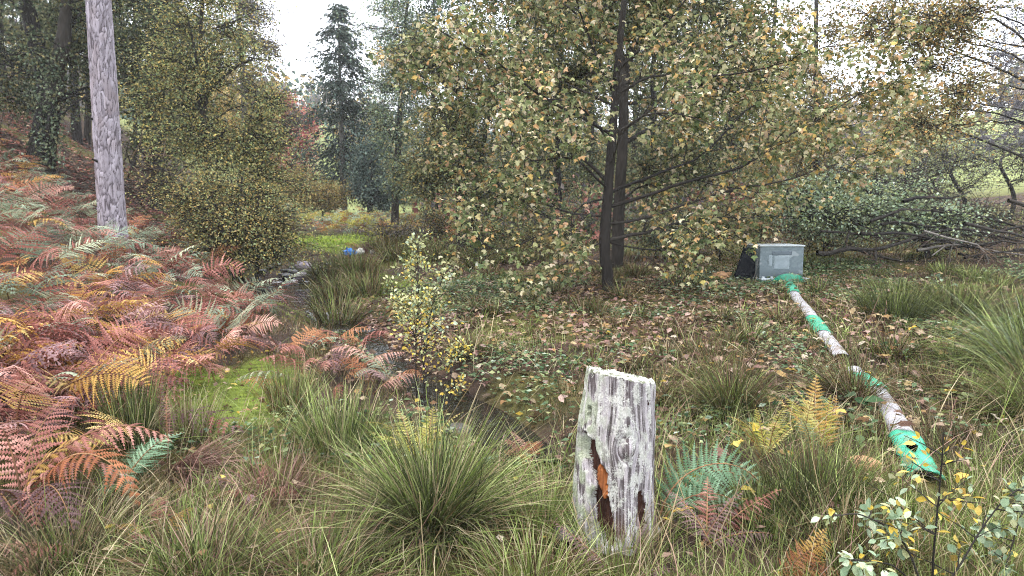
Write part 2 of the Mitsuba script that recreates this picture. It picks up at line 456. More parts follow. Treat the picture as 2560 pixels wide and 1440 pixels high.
# ------------------------------------------------------------------ ferns
def frond(rng, base, az, L, e0, e1, stalk=0.3, half=0.24, pairs=15, pins=11, roll=0.0, sag=0.5, pal='bracken_rust', lo=0.2, hi=1.0, tip=None, bright=(0.85, 1.15), shape=0.35, curl=0.0, brown=0.0):
    """One fern frond. Returns (stalk mesh, list of pinna meshes); each mesh is (v, f, uv).
    e0, e1: elevation of the midrib at the foot and at the tip; half: length of the longest pinna over L; sag: how far pinnae droop."""
    n = 40
    s = np.linspace(0, 1, n)
    el = e0 + (e1 - e0) * s ** 1.3
    hd = az + curl * s
    t = np.stack([np.cos(el) * np.cos(hd), np.cos(el) * np.sin(hd), np.sin(el)], 1)
    c = base + np.vstack([[0, 0, 0], np.cumsum(t[:-1] * L / (n - 1), axis=0)])
    side = np.stack([-np.sin(hd), np.cos(hd), 0 * hd], 1)
    nor = np.cross(side, t)
    nor *= np.sign(nor[:, 2:].mean() or 1)
    cr, sr = math.cos(roll), math.sin(roll)
    side, nor = side * cr + nor * sr, nor * cr - side * sr
    base_u = PAL[pal]
    br = rng.uniform(*bright)
    tone = lo + (hi - lo) * rng.random()
    u_of = lambda k: [base_u + np.clip(tone + k, 0, 1) * (NPAL - 1), br]
    rr = np.linspace(0.006, 0.0012, n) * (0.5 + L * 0.7)
    sv, sf = tubes(c[None, ::2], rr[None, ::2], 4)
    stem = (sv, sf, np.broadcast_to([PAL['stalk'] + rng.random() * 20, 1.0], (len(sv), 2)))
    pinnae = []
    ys = stalk + (1 - stalk) * (np.arange(pairs) + 0.3) / pairs
    gap = (1 - stalk) / pairs
    for i, y in enumerate(ys):
        k = (y - stalk) / (1 - stalk)
        prof = (min(1, (k + 0.12) / shape) ** 0.6) * (1 - max(0, (k - shape) / (1 - shape)) ** 1.25) if k > shape * 0.2 else (k + 0.12) / shape
        l = L * half * max(0.05, prof) * rng.uniform(0.78, 1.1)
        for sg in (-1, 1):
            if rng.random() < 0.03:
                continue
            m = max(4, int(pins * (0.45 + 0.55 * prof)))
            j = (np.arange(m) + 0.5) / m
            fwd = rng.uniform(0.2, 0.6)
            wmax = gap * L * 0.52 * (1.15 - 0.25 * k)
            yy = y + (0.012 if sg > 0 else 0)
            ci = yy * (n - 1)
            i0 = min(int(ci), n - 2)
            fr = ci - i0
            o = c[i0] * (1 - fr) + c[i0 + 1] * fr
            dirv = unit(side[i0] * sg + t[i0] * fwd)
            perp = unit(t[i0] - dirv * (t[i0] @ dirv))
            nn = nor[i0]
            sg_sag = sag * rng.uniform(0.3, 1.7) + rng.normal(0, .12)

            def at(jj):
                jj = np.asarray(jj)[:, None]
                return o + dirv * (jj * l) * (1 - 0.12 * sg_sag * jj) + nn * (-sg_sag * 0.42 * l * jj ** 2 + 0.05 * l * jj) + np.array([0, 0, -0.16 * sg_sag * l]) * jj ** 2 + perp * (0.08 * l * jj ** 2)
            mid = at(np.linspace(0, 1, m + 1))
            hw = wmax * np.clip(1.0 - j ** 1.6, 0.1, 1) * np.clip(0.55 + j * 3, 0, 1)
            a, b = mid[:-1], mid[1:]
            ab = (a + b) / 2
            fwd_t = (b - a) * 0.35
            zz = nn * (-0.25) * hw[:, None]
            up_t = ab + fwd_t + perp * hw[:, None] * rng.uniform(0.8, 1.1, (m, 1)) + zz
            dn_t = ab + fwd_t - perp * hw[:, None] * rng.uniform(0.8, 1.1, (m, 1)) + zz
            v = np.concatenate([a, b, up_t, dn_t])
            r = np.arange(m)
            f = np.vstack([np.stack([r, r + m, r + 2 * m], 1), np.stack([r + m, r, r + 3 * m], 1)])
            e = rng.normal(0, 0.13)
            uu = np.array(u_of(e + 0.25 * (k - 0.4)))
            uu[1] *= rng.uniform(.78, 1.2)
            if brown and rng.random() < brown:
                uu[0] = PAL['bracken_rust'] + rng.random() * 14
            if tip:
                uu = np.array([PAL[tip] + np.clip(tone + e, 0, 1) * (NPAL - 1), br]) if k > 0.55 + rng.normal(0, .08) else uu
            pinnae.append((v, f, np.broadcast_to(uu, (len(v), 2))))
    return stem, pinnae


def joined(meshes):
    b = Bag()
    for v, f, u in meshes:
        b.add(v, f, u)
    return b.get()


print('helpers ready')
# ------------------------------------------------------------------ the ground
def axis(dense, step, ends, grow=1.16):
    a = list(np.arange(dense[0], dense[1] + 1e-6, step))
    s = step
    while a[-1] < ends[1]:
        s *= grow
        a.append(a[-1] + s)
    s = step
    while a[0] > ends[0]:
        s *= grow
        a.insert(0, a[0] - s)
    return np.array(a)


def moss_amount(x, y):
    spots = [(-2.45, 5.75, .62, .75), (-2.1, 5.0, .5, .4), (.25, 3.75, .5, .35), (2.9, 3.5, .5, .4), (3.6, 4.2, .7, .5), (-3.0, 11.0, 1.0, 1.6), (4.7, 9.9, 1.3, .7), (-6.2, 23.0, 2.6, 2.6), (.1, 2.9, .4, .3),
             (-2.4, 12.6, 1.1, 1.4), (3.6, 5.2, 1.0, .8)]
    return sum(np.exp(-((x - a) / c) ** 2 - ((y - b) / d) ** 2) * w for (a, b, c, d), w in zip(spots, (1.1, .7, .5, .3, .35, .5, .4, 1, .4, .6, .3)))


gx, gy = axis((-8, 8), .085, (-420, 420)), axis((1.6, 15), .085, (-60, 420), 1.1)
GX, GY = np.meshgrid(gx, gy)
gv = np.stack([GX, GY, H(GX, GY)], -1).reshape(-1, 3)
ny_, nx_ = GX.shape
gi = (np.arange(ny_ - 1)[:, None] * nx_ + np.arange(nx_ - 1)[None]).ravel()
gf = np.vstack([np.stack([gi, gi + 1, gi + nx_ + 1], 1), np.stack([gi, gi + nx_ + 1, gi + nx_], 1)])
guv = np.stack([np.clip(moss_amount(gv[:, 0], gv[:, 1]), 0, 1), smooth(.25, .8, channel(gv[:, 0], gv[:, 1])) + 2 * smooth(26, 45, np.hypot(gv[:, 0], gv[:, 1]))], 1).round(2)


def ground_colour(p, n, uv):
    a = mikit.fbm(p.x * 5, p.y * 5, 0.0, 4)
    b = mikit.noise(p.x * 0.9, p.y * 0.9)
    c = mikit.noise(p.x * 34, p.y * 34)
    soil = mikit.mix(srgb(36, 29, 24), srgb(74, 58, 47), a)
    soil = mikit.mix(soil, mi.Color3f(srgb(78, 76, 40)), mikit.smoothstep(.4, .65, b) * .85)
    soil = soil * (0.55 + 0.9 * c)
    moss = mikit.mix(srgb(62, 72, 28), srgb(118, 134, 56), mikit.fbm(p.x * 9, p.y * 9, 3.0, 3)) * (0.6 + 0.7 * c)
    g = mikit.mix(soil, moss, mikit.smoothstep(.25, .7, uv.x + .9 * (a - .5)))
    wet = dr.clip(uv.y, 0, 1) * dr.select(uv.y > 1, 0, 1)
    g = mikit.mix(g, mikit.mix(srgb(34, 28, 24), srgb(88, 72, 60), a), wet * .9)
    far = mikit.mix(srgb(96, 106, 64), srgb(150, 158, 104), mikit.fbm(p.x * .12, p.y * .12, 0.0, 4))
    return mikit.mix(g, far, dr.clip((uv.y - 1), 0, 1))


scene['soil'] = {'type': 'principled', 'base_color': mikit.proc(ground_colour), 'roughness': .9, 'specular': .25}
put('ground', gv, gf, 'soil', guv, True)
kind('ground', 'structure', 'uneven woodland ground of moss, soil and leaf litter rising to a bank')

# the brook: a water sheet lying in the channel
sy = np.concatenate([np.arange(4.3, 15, .1), np.arange(15, 27, .3)])
ax_ = np.linspace(-1, 1, 15)
hw = .3 + .4 * smooth(7, 12, sy)
wx = stream_x(sy)[:, None] + ax_[None] * hw[:, None]
level = np.array([min(H(stream_x(y) + np.linspace(-.15, .15, 7), y + np.zeros(7))) for y in sy]) + .07
level = np.maximum.accumulate(level[::1])
wz = level[:, None] + .012 * (nz(wx, sy[:, None] + 0 * wx, 9, 7) - .5)
wv = np.stack([wx, sy[:, None] + 0 * wx, wz], -1).reshape(-1, 3)
m_ = len(ax_)
wi = (np.arange(len(sy) - 1)[:, None] * m_ + np.arange(m_ - 1)[None]).ravel()
wf = np.vstack([np.stack([wi, wi + 1, wi + m_ + 1], 1), np.stack([wi, wi + m_ + 1, wi + m_], 1)])


def ripple(p, n, uv):
    return mikit.fbm(p.x * 11, p.y * 5, 0.0, 3) * .012


scene['water'] = {'type': 'bumpmap', 'arbitrary': mikit.proc(ripple), 'scale': 1.0,
                  'nested': {'type': 'principled', 'base_color': {'type': 'rgb', 'value': [.012, .010, .009]}, 'roughness': .06, 'specular': .6}}
scene['brook'] = mikit.ply((wv, wf), 'water', smooth=True, uv=wv[:, :2].copy())
kind('brook', 'structure', 'dark shallow brook winding between the bracken bank and the grass')

# ------------------------------------------------------------------ trees
def pine_plates(v, c, ang, h):
    """Raised bark plates: long cells with deep seams between them."""
    u, w = ang / (2 * np.pi) * 26, h / .16
    best = np.full(u.shape, 9.0)
    second = np.full(u.shape, 9.0)
    ident = np.zeros(u.shape)
    w = w + 2.2 * meshkit.noise(np.stack([np.cos(ang) * 3.2, np.sin(ang) * 3.2, w * .7], -1), 5)
    u = u + 1.3 * (meshkit.noise(np.stack([np.cos(ang) * 4, np.sin(ang) * 4, w * 1.3], -1), 6) - .5)
    for a in (-1, 0, 1):
        for b in (-1, 0, 1):
            cx, cy = np.floor(u) + a, np.floor(w) + b
            hx = meshkit.noise(np.stack([np.mod(cx, 26), cy, 0 * cx], -1) + .0, 1)
            hy = meshkit.noise(np.stack([np.mod(cx, 26), cy, 0 * cx + 9], -1), 2)
            hi = meshkit.noise(np.stack([np.mod(cx, 26), cy, 0 * cx + 4], -1), 3)
            d = np.hypot(cx + .5 + .8 * (hx - .5) - u, (cy + .5 + .8 * (hy - .5) - w))
            second = np.where(d < best, best, np.minimum(second, d))
            ident = np.where(d < best, hi, ident)
            best = np.minimum(best, d)
    return second - best, ident


pine = thing('pine_tree', 'tall straight pine with pale grey plated bark rising out of the bracken on the left', 'tree')
rng = np.random.default_rng(3)
pp = curve([W(287, 640, 11), W(276, 480, 11), W(262, 250, 11), W(246, 0, 11), W(236, -180, 11), W(226, -420, 11.05), W(222, -700, 11.1)], 330)
pp[:, 2] -= max(0, pp[0, 2] - H(pp[0, 0], pp[0, 1])) + .05 if False else 0
foot = np.array([pp[0, 0], pp[0, 1], H(pp[0, 0], pp[0, 1]) - .1])
pp = np.vstack([curve([foot, pp[0]], 30)[:-1], pp]) if foot[2] < pp[0, 2] else pp
pr = np.interp(np.linspace(0, 1, len(pp)), [0, .06, .12, .6, 1], [.235, .208, .2, .168, .12])
S = 110
ang = np.arange(S) * 2 * np.pi / S
AA, HH = np.meshgrid(ang, np.cumsum(np.r_[0, np.linalg.norm(np.diff(pp, axis=0), axis=1)]))
edge, ident = pine_plates(None, None, AA, HH)
disp = .013 * smooth(.02, .3, edge) + .006 * ident + .006 * meshkit.noise(np.stack([AA * 14, HH * 22, 0 * AA], -1), 8)
pv = pp[:, None] + (pr[:, None] + disp - .016)[..., None] * np.stack([np.cos(AA), np.sin(AA), 0 * AA], -1)
pi_ = (np.arange(len(pp) - 1)[:, None] * S + np.arange(S)[None])
pj_ = (np.arange(len(pp) - 1)[:, None] * S + (np.arange(S)[None] + 1) % S)
pf = np.vstack([np.stack([pi_, pj_, pj_ + S], -1).reshape(-1, 3), np.stack([pi_, pj_ + S, pi_ + S], -1).reshape(-1, 3)])


def pine_bark_colour(p, n, uv):
    t = mikit.fbm(p.x * 40, p.y * 40, p.z * 18, 3)
    plate = mikit.mix(srgb(122, 114, 122), srgb(182, 174, 184), dr.clip(uv.y * .8 + .5 * (t - .5) + .1, 0, 1))
    plate = mikit.mix(plate, mi.Color3f(srgb(132, 112, 108)), .25 * mikit.smoothstep(.55, .75, mikit.noise(p.x * 7, p.y * 7, p.z * 3)))
    return mikit.mix(srgb(92, 84, 90), plate, mikit.smoothstep(.02, .26, uv.x))


scene['pine_bark'] = {'type': 'principled', 'base_color': mikit.proc(pine_bark_colour), 'roughness': .85, 'specular': .3}
part(pine, 'trunk', pv.reshape(-1, 3), pf, 'pine_bark', np.stack([np.clip(edge, 0, 1), ident], -1).reshape(-1, 2), True)
for py_, a_, l_ in ((86, 2.6, .1), (148, 3.4, .13), (340, 3.0, .09), (404, 4.3, .1), (300, 4.0, .08)):
    k = int(np.argmin(np.abs(pp[:, 2] - W(262, py_, 11)[2])))
    b = Bag()
    o = pp[k] + pr[k] * .9 * np.array([math.cos(a_), math.sin(a_), 0])
    limb(b, rng, [o, o + l_ * np.array([math.cos(a_), math.sin(a_), .3])], .026, .012, 'bark_dark', 6, 5)
    part(pine, 'broken_stub', *b.get()[:2], 'bark', b.get()[2], True)
crown_b, crown_w = Bag(), Bag()
for i in range(16):
    k = int(len(pp) * rng.uniform(.86, 1)) - 1
    a_ = rng.random() * 6.28
    q = pp[k] + np.array([math.cos(a_) * 1.9, math.sin(a_) * 1.9, .8]) * rng.uniform(.6, 1.2)
    path, _ = limb(crown_w, rng, [pp[k], (pp[k] + q) / 2 + [0, 0, .1], q], .05, .01, 'bark_brown', 5, 10)
    P = q + rng.normal(0, .42, (220, 3)) * [1, 1, .55]
    v, f, u = leafage(rng, P, rng.normal(0, 1, P.shape) + [0, 0, .6], rng.normal(0, 1, P.shape), np.full(len(P), .2), NEEDLE_SPRAY, uvs(rng, 'spruce', len(P)))
    crown_b.add(v, f, u)
part(pine, 'branches', *crown_w.get()[:2], 'bark', crown_w.get()[2], True)
kind(pine + '__branches', 'stuff')
kind(part(pine, 'needles', *crown_b.get()[:2], 'leaf', crown_b.get()[2]), 'stuff')


def foot_of(px, py, y, sink=.25):
    p = W(px, py, y)
    p[2] = H(p[0], p[1]) - sink
    return p


ORD = 'first second third fourth fifth sixth seventh eighth ninth tenth eleventh twelfth thirteenth fourteenth fifteenth'.split()
# dark ivy-clad oak behind the pine
t = thing('oak_tree', 'dark forked oak with ivy up its crooked trunk at the left edge', 'tree')
tree(t, 11, [foot_of(100, 420, 16), W(104, 380, 16), W(122, 270, 16), W(112, 170, 16), W(78, 60, 16), W(60, -40, 16), W(20, -250, 16)], (.34, .1),
     [(W(60, 90, 16.5), (2.6, 2.2, 1.7), 46), (W(250, 40, 17), (2.2, 2, 1.6), 40), (W(400, 120, 17), (1.6, 1.5, 1.5), 30), (W(40, 200, 17), (1.5, 1.5, .8), 18), (W(100, -250, 16), (3.6, 3, 1.6), 26)],
     [('dark_green', 5), ('olive', 2)], 'bark_dark', leaf=.075, per=20, twigs=8, limb_r=.07, bumps=.2, bright=(.7, 1.35),
     trunks=[([W(122, 270, 16), W(138, 180, 16), W(160, 90, 16), W(166, 20, 16), W(190, -200, 16)], (.24, .08)), ([W(112, 380, 15.8), W(120, 330, 15.7), W(128, 250, 15.8)], (.07, .04))])
rng = np.random.default_rng(77)
iv = Bag()
P = np.array([W(rng.normal(118, 26), rng.uniform(120, 420), 15.75 + rng.normal(0, .12)) for _ in range(1500)])
iv.add(*leafage(rng, P, rng.normal(0, 1, P.shape) + [0, -.5, -.5], rng.normal(0, .5, P.shape) + [0, -1, .3], rng.uniform(.05, .09, len(P)), LEAF_DIAMOND, uvs(rng, [('dark_green', 4), ('hazel', 1)], len(P), bright=(.7, 1.2))))
kind(part(t, 'ivy', *iv.get()[:2], 'leaf', iv.get()[2]), 'stuff')

for i, (px, py, y, r, lean) in enumerate(sorted([(190, 310, 23, .17, -6), (215, 318, 24, .12, 4), (15, 280, 22, .14, -8), (330, 330, 24, .08, 4), (48, 262, 27, .08, 3), (70, 268, 29, .07, -3), (160, 300, 28, .08, 2), (362, 340, 26, .07, 5), (145, 290, 30, .06, -2), (235, 322, 29, .06, 2), (30, 262, 30, .06, 1)])):
    t = thing('thin_tree', f'{ORD[i]} slim dark tree from the left along the crest of the left bank', 'tree', 'thin trees on the left crest')
    b = W(px, py, y)
    b[2] = H(b[0], b[1]) - .2
    top = W(px + lean, -60, y)
    tree(t, 40 + i, [b, (b + top) / 2 + [0.05 * lean * .3, 0, 0], top], (r, r * .5), [(W(px + lean, 60, y), (1.5, 1.3, 1.5), 12), (W(px, -160, y), (1.9, 1.6, 1.3), 8)],
         [('dark_green', 4), ('olive', 2)], 'bark_dark', leaf=.12, per=22, twigs=7, limb_r=.03, sides=4)

# the tall yellowing birch and its neighbours left of the gap
t = thing('birch_tree', 'tall yellow-green birch with slender forked stems right of the pine', 'tree')
tree(t, 21, [foot_of(512, 620, 14.6), W(512, 400, 14.6), W(508, 290, 14.6), W(512, 200, 14.6), W(500, 80, 14.6), W(520, -150, 14.6)], (.1, .03),
     [(W(540, 420, 14.6), (1.75, 1.2, 1.3), 70), (W(560, 250, 14.8), (1.35, 1.2, 1.5), 62), (W(520, 90, 14.8), (1.25, 1.1, 1.2), 44), (W(420, 230, 15), (.9, .9, 1.4), 26), (W(500, -60, 14.8), (1.1, 1, 1.0), 20), (W(655, 400, 14.5), (.55, .7, 1.2), 26)],
     [('birch_yellow', 5), ('olive', 3), ('fresh_green', 4)], 'bark_dark', leaf=.05, per=18, twigs=10, limb_r=.03, spread=.1, bright=(1.2, 2.0),
     trunks=[([W(508, 290, 14.6), W(492, 210, 14.6), W(486, 120, 14.5), W(470, 50, 14.5)], (.05, .018)), ([W(512, 240, 14.6), W(545, 205, 14.5), W(600, 160, 14.4)], (.045, .015))])
t = thing('alder_bush', 'low ochre-leaved bush leaning over the brook beside the bracken', 'bush')
tree(t, 22, [foot_of(600, 640, 13.2), W(598, 560, 13.2), W(605, 440, 13.2)], (.06, .02),
     [(W(600, 540, 13.1), (1.05, .9, .85), 60), (W(480, 500, 13.3), (.65, .7, .5), 32), (W(690, 590, 13.2), (.5, .6, .55), 34), (W(560, 600, 12.7), (.9, .5, .5), 30)],
     [('birch_yellow', 5), ('ochre', 2), ('olive', 4), ('fresh_green', 3)], 'bark_dark', leaf=.045, per=18, twigs=10, limb_r=.025, spread=.09, bright=(1.2, 1.9),
     trunks=[([foot_of(590, 640, 13), W(560, 560, 13), W(520, 480, 13)], (.04, .015)), ([foot_of(640, 650, 13), W(640, 560, 13), W(650, 480, 13)], (.045, .015))])
t = thing('leafy_tree', 'dense dark green tree behind the yellow birch and the pine', 'tree')
tree(t, 23, [foot_of(390, 470, 19.5), W(390, 300, 19.5), W(400, 0, 19.5), W(410, -250, 19.5)], (.2, .06),
     [(W(360, 150, 19.5), (2.0, 1.8, 2.0), 54), (W(450, -20, 19.5), (2.0, 1.8, 1.8), 40), (W(400, 330, 19.8), (1.2, 1.2, .8), 22)],
     [('dark_green', 4), ('olive', 3), ('blue_green', 1)], 'bark_dark', leaf=.09, per=18, twigs=8, spread=.1, bright=(.8, 1.4))
t = thing('bare_birch', 'thinning grey-violet birch top standing above the yellow birch', 'tree')
tree(t, 24, [foot_of(600, 560, 25), W(610, 300, 25), W(600, 60, 25), W(570, -160, 25)], (.16, .03),
     [(W(650, 130, 25), (1.0, 1.2, 2.2), 40), (W(690, 300, 25.5), (.9, 1, 1.3), 30), (W(590, 20, 25), (1.4, 1.2, 1.6), 28)],
     [('grey_twig', 5), ('ochre', 1), ('birch_yellow', 1)], 'bark_grey', leaf=.08, per=12, twigs=10, spread=.1)
t = thing('red_tree', 'distant tree with dull red autumn leaves left of the spruce', 'tree')
tree(t, 25, [foot_of(752, 520, 46), W(750, 400, 46), W(740, 300, 46)], (.2, .05), [(W(738, 320, 46), (1.6, 1.5, 2.0), 40), (W(700, 400, 46), (2.2, 1.5, 1.8), 34)],
     [('red', 9), ('ochre', 1)], 'bark_grey', bright=(1.1, 1.7), leaf=.16, per=20, twigs=8, spread=.15, clump=.8)
t = thing('yellow_shrub', 'small yellow shrub at the foot of the spruce', 'shrub')
tree(t, 26, [foot_of(805, 535, 36), W(808, 490, 36)], (.06, .03), [(W(812, 492, 36), (1.25, 1, .7), 36), (W(745, 470, 36), (1.0, .9, 1.2), 26)],
     [('ochre', 4), ('birch_yellow', 5)], 'bark_brown', leaf=.1, per=24, twigs=8, spread=.12)


# the spruce in the gap
def spruce(key, seed, base, top, r, reach, tiers, gappy):
    rng = np.random.default_rng(seed)
    wood, boughs, fol = Bag(), Bag(), Bag()
    p, rr = limb(wood, rng, [base, (base + top) / 2, top], r, .02, 'bark_grey', 12, 60, wob=.01)
    for i in range(tiers):
        k = (i + rng.uniform(-.3, .3)) / tiers
        k = np.clip(k, 0, .995)
        z = .2 + .8 * k
        o = p[int(z * 59)]
        for j in range(rng.integers(4, 7)):
            if rng.random() < gappy * (1 - k):
                continue
            a = rng.random() * 6.283
            L = reach * (1 - k) ** .8 * rng.uniform(.4, 1.05) + .2
            q = o + np.array([math.cos(a) * L, math.sin(a) * L, -L * rng.uniform(.1, .5)])
            mid = o + (q - o) * .5 + np.array([0, 0, L * .1])
            path, _ = limb(boughs, rng, [o, mid, q], .022, .006, 'bark_dark', 4, 9, wob=.06)
            m = int(10 + 28 * L)
            idx = rng.integers(1, 9, m)
            P = path[idx] + rng.normal(0, 1, (m, 3)) * np.array([.16, .16, .09]) * (0.6 + .3 * L) + np.array([0, 0, -.12]) * rng.random((m, 1)) * 2
            d = np.array([math.cos(a), math.sin(a), -.7]) + rng.normal(0, .45, (m, 3))
            fol.add(*leafage(rng, P, d, rng.normal(0, .5, (m, 3)) + [0, 0, 1], rng.uniform(.16, .36, m), NEEDLE_SPRAY, uvs(rng, [('spruce', 5), ('blue_green', 1)], m, bright=(.7, 1.3))))
    part(key, 'trunk', *wood.get()[:2], 'bark', wood.get()[2], True)
    kind(part(key, 'branches', *boughs.get()[:2], 'bark', boughs.get()[2], True), 'stuff')
    kind(part(key, 'needles', *fol.get()[:2], 'leaf', fol.get()[2]), 'stuff')


t = thing('spruce_tree', 'tall dark spruce with drooping branches against the white sky', 'tree')
spruce(t, 31, foot_of(860, 540, 40), W(845, -8, 40), .24, 4.5, 38, .45)
t = thing('fir_tree', 'dense blue-green conifer close right of the spruce', 'tree')
tree(t, 32, [foot_of(925, 540, 37), W(925, 450, 37), W(930, 350, 37)], (.2, .05), [(W(925, 470, 37), (1.5, 1.2, 1.0), 44), (W(930, 400, 37.5), (1.0, 1, .9), 22)],
     [('blue_green', 4), ('spruce', 2)], 'bark_dark', leaf=.14, per=30, twigs=8, spread=.14, bright=(.9, 1.4))
t = thing('birch_tree', 'pale blue-green birch with thin hanging twigs right of the spruce', 'tree')
tree(t, 33, [foot_of(985, 575, 24), W(990, 450, 24), W(1000, 260, 24), W(1010, 100, 24), W(1030, -100, 24)], (.16, .04),
     [(W(980, 260, 24), (1.1, 1.2, 1.6), 44), (W(1010, 120, 24), (1.2, 1.2, 1.2), 34), (W(960, 40, 24), (1.2, 1.2, 1.2), 24), (W(1010, 430, 23), (.6, .8, .7), 20)],
     [('blue_green', 2), ('fresh_green', 2), ('hazel', 2), ('olive', 1)], 'bark_dark', leaf=.075, per=18, twigs=9, spread=.1, hang=.35, limb_r=.03, bright=(.9, 1.4))
t = thing('oak_tree', 'dark oak with a crooked lopped limb left of the sycamore', 'tree')
tree(t, 34, [foot_of(1155, 600, 18), W(1152, 500, 18), W(1160, 380, 18), W(1150, 250, 18), W(1120, 215, 18), W(1060, 160, 18)], (.16, .05),
     [(W(1130, 330, 18), (1.0, 1, 1.1), 34), (W(1080, 430, 17.5), (.9, .8, .7), 26), (W(1200, 180, 18), (1.5, 1.2, 1.3), 34), (W(1060, 120, 18), (1.0, 1, .9), 20), (W(1240, 480, 18.5), (1.0, .8, .6), 18)],
     [('olive', 4), ('fresh_green', 2), ('birch_yellow', 2), ('dark_green', 2)], 'bark_dark', leaf=.075, per=24, twigs=9, bright=(.8, 1.35),
     trunks=[([W(1150, 250, 18), W(1148, 190, 18), W(1170, 150, 18)], (.1, .07)), ([foot_of(1185, 590, 18.3), W(1188, 480, 18.3), W(1215, 330, 18.3), W(1260, 100, 18.3)], (.12, .04))])

# the wood behind the sycamore
ORD = 'first second third fourth fifth sixth seventh eighth ninth tenth eleventh twelfth thirteenth fourteenth fifteenth'.split()
wood = [(1290, 28, 'olive', 'dark_green'), (1400, 23, 'dark_green', 'olive'), (1480, 32, 'fresh_green', 'olive'), (1640, 21, 'olive', 'dark_green'), (1720, 29, 'dark_green', 'hazel'), (1820, 24, 'olive', 'dark_green'),
        (1930, 31, 'olive', 'birch_yellow'), (2040, 26, 'orange_oak', 'olive'), (1090, 33, 'blue_green', 'dark_green'), (1350, 38, 'blue_green', 'dark_green'), (1580, 36, 'fresh_green', 'olive')]
for i, (px, y, a, b_) in enumerate(sorted(wood)):
    t = thing('woodland_tree', f'{ORD[i]} tree from the left in the wood seen through the sycamore', 'tree', 'trees of the wood behind the sycamore')
    s = y / 24
    tree(t, 60 + i, [foot_of(px, 580, y), W(px + (i % 3 - 1) * 8, 300, y), W(px + (i % 2) * 20, -150, y)], (.16 * s, .05),
         [(W(px, 400, y), (1.7 * s, 1.4, 1.3 * s), 26), (W(px, 220, y), (1.9 * s, 1.6, 1.5 * s), 36), (W(px + 10, 40, y), (1.7 * s, 1.5, 1.4 * s), 28 if px < 1850 else 12)] + ([(W(px, -150, y), (1.6 * s, 1.5, 1.2 * s), 14)] if px < 1850 else []),
         [(a, 4), (b_, 3)], 'bark_dark', leaf=.1 * s, per=15, twigs=7, spread=.1 * s, clump=.6 * s, bright=(.8, 1.3))
for i, (px, y, h, pal) in enumerate(sorted([(1210, 15.5, .7, 'fresh_green'), (1330, 16.5, .6, 'olive'), (1420, 18, .9, 'dark_green'), (1640, 15.5, .8, 'hazel'), (1730, 16.5, .9, 'dark_green'), (1800, 14.5, .8, 'olive'), (1870, 15, .9, 'dark_green'), (1075, 20, .8, 'olive'), (1010, 19, .7, 'grey_twig'), (2060, 14.5, .7, 'dark_green')])):
    t = thing('undergrowth_bush', f'{ORD[i]} low shrub from the left in the undergrowth behind the sycamore', 'bush', 'shrubs under the wood')
    b = foot_of(px, 600, y)
    tree(t, 90 + i, [b, b + [0, 0, h]], (.03, .012), [(b + [0, 0, h * .8 + .25], (.9, .6, h * .6), 16)], [(pal, 4), ('olive', 2), ('ochre', 1)], 'bark_dark', leaf=.06, per=20, twigs=7, limb_r=.015, sides=4, bumps=0)

# far wood on the hills: read as one mass
rng = np.random.default_rng(5)
fw = Bag()
for i in range(520):
    a, r = rng.uniform(-.85, .85), rng.uniform(52, 130)
    if a > .52 and rng.random() < .85:
        continue
    if -.36 < a < -.2 and r < 80:
        continue
    c = np.array([math.sin(a) * r, math.cos(a) * r, 0])
    c[2] = H(c[0], c[1]) + rng.uniform(1.5, 3.5)
    m = 110
    P = c + rng.normal(0, 1, (m, 3)) * np.array([1.5, 1.5, 1.7])
    pal = rng.choice(['olive', 'dark_green', 'ochre', 'blue_green', 'grey_twig', 'orange_oak'])
    fw.add(*leafage(rng, P, rng.normal(0, 1, P.shape), rng.normal(0, 1, P.shape) + [0, 0, .6], rng.uniform(.5, 1.0, m), LEAF_DIAMOND, uvs(rng, pal, m, bright=(.9, 1.4))))
for i in range(330):
    y = rng.uniform(21, 42)
    x = rng.uniform(-.1, .52) * y
    c = on(x, y, rng.uniform(.1, .9))
    m = 90
    P = c + rng.normal(0, 1, (m, 3)) * np.array([.8, .6, .55])
    P = P[P[:, 2] > c[2] - .9]
    fw.add(*leafage(rng, P, rng.normal(0, 1, P.shape), rng.normal(0, 1, P.shape) + [0, 0, .6], rng.uniform(.12, .3, len(P)), LEAF_DIAMOND, uvs(rng, rng.choice(['olive', 'dark_green', 'ochre', 'fresh_green', 'bracken_rust', 'grey_twig']), len(P), bright=(.8, 1.3))))
put('distant_woodland', *fw.get()[:2], 'leaf', fw.get()[2])
labels['distant_woodland'] = {'kind': 'stuff', 'label': 'far autumn wood covering the hills beyond the valley', 'category': 'wood'}

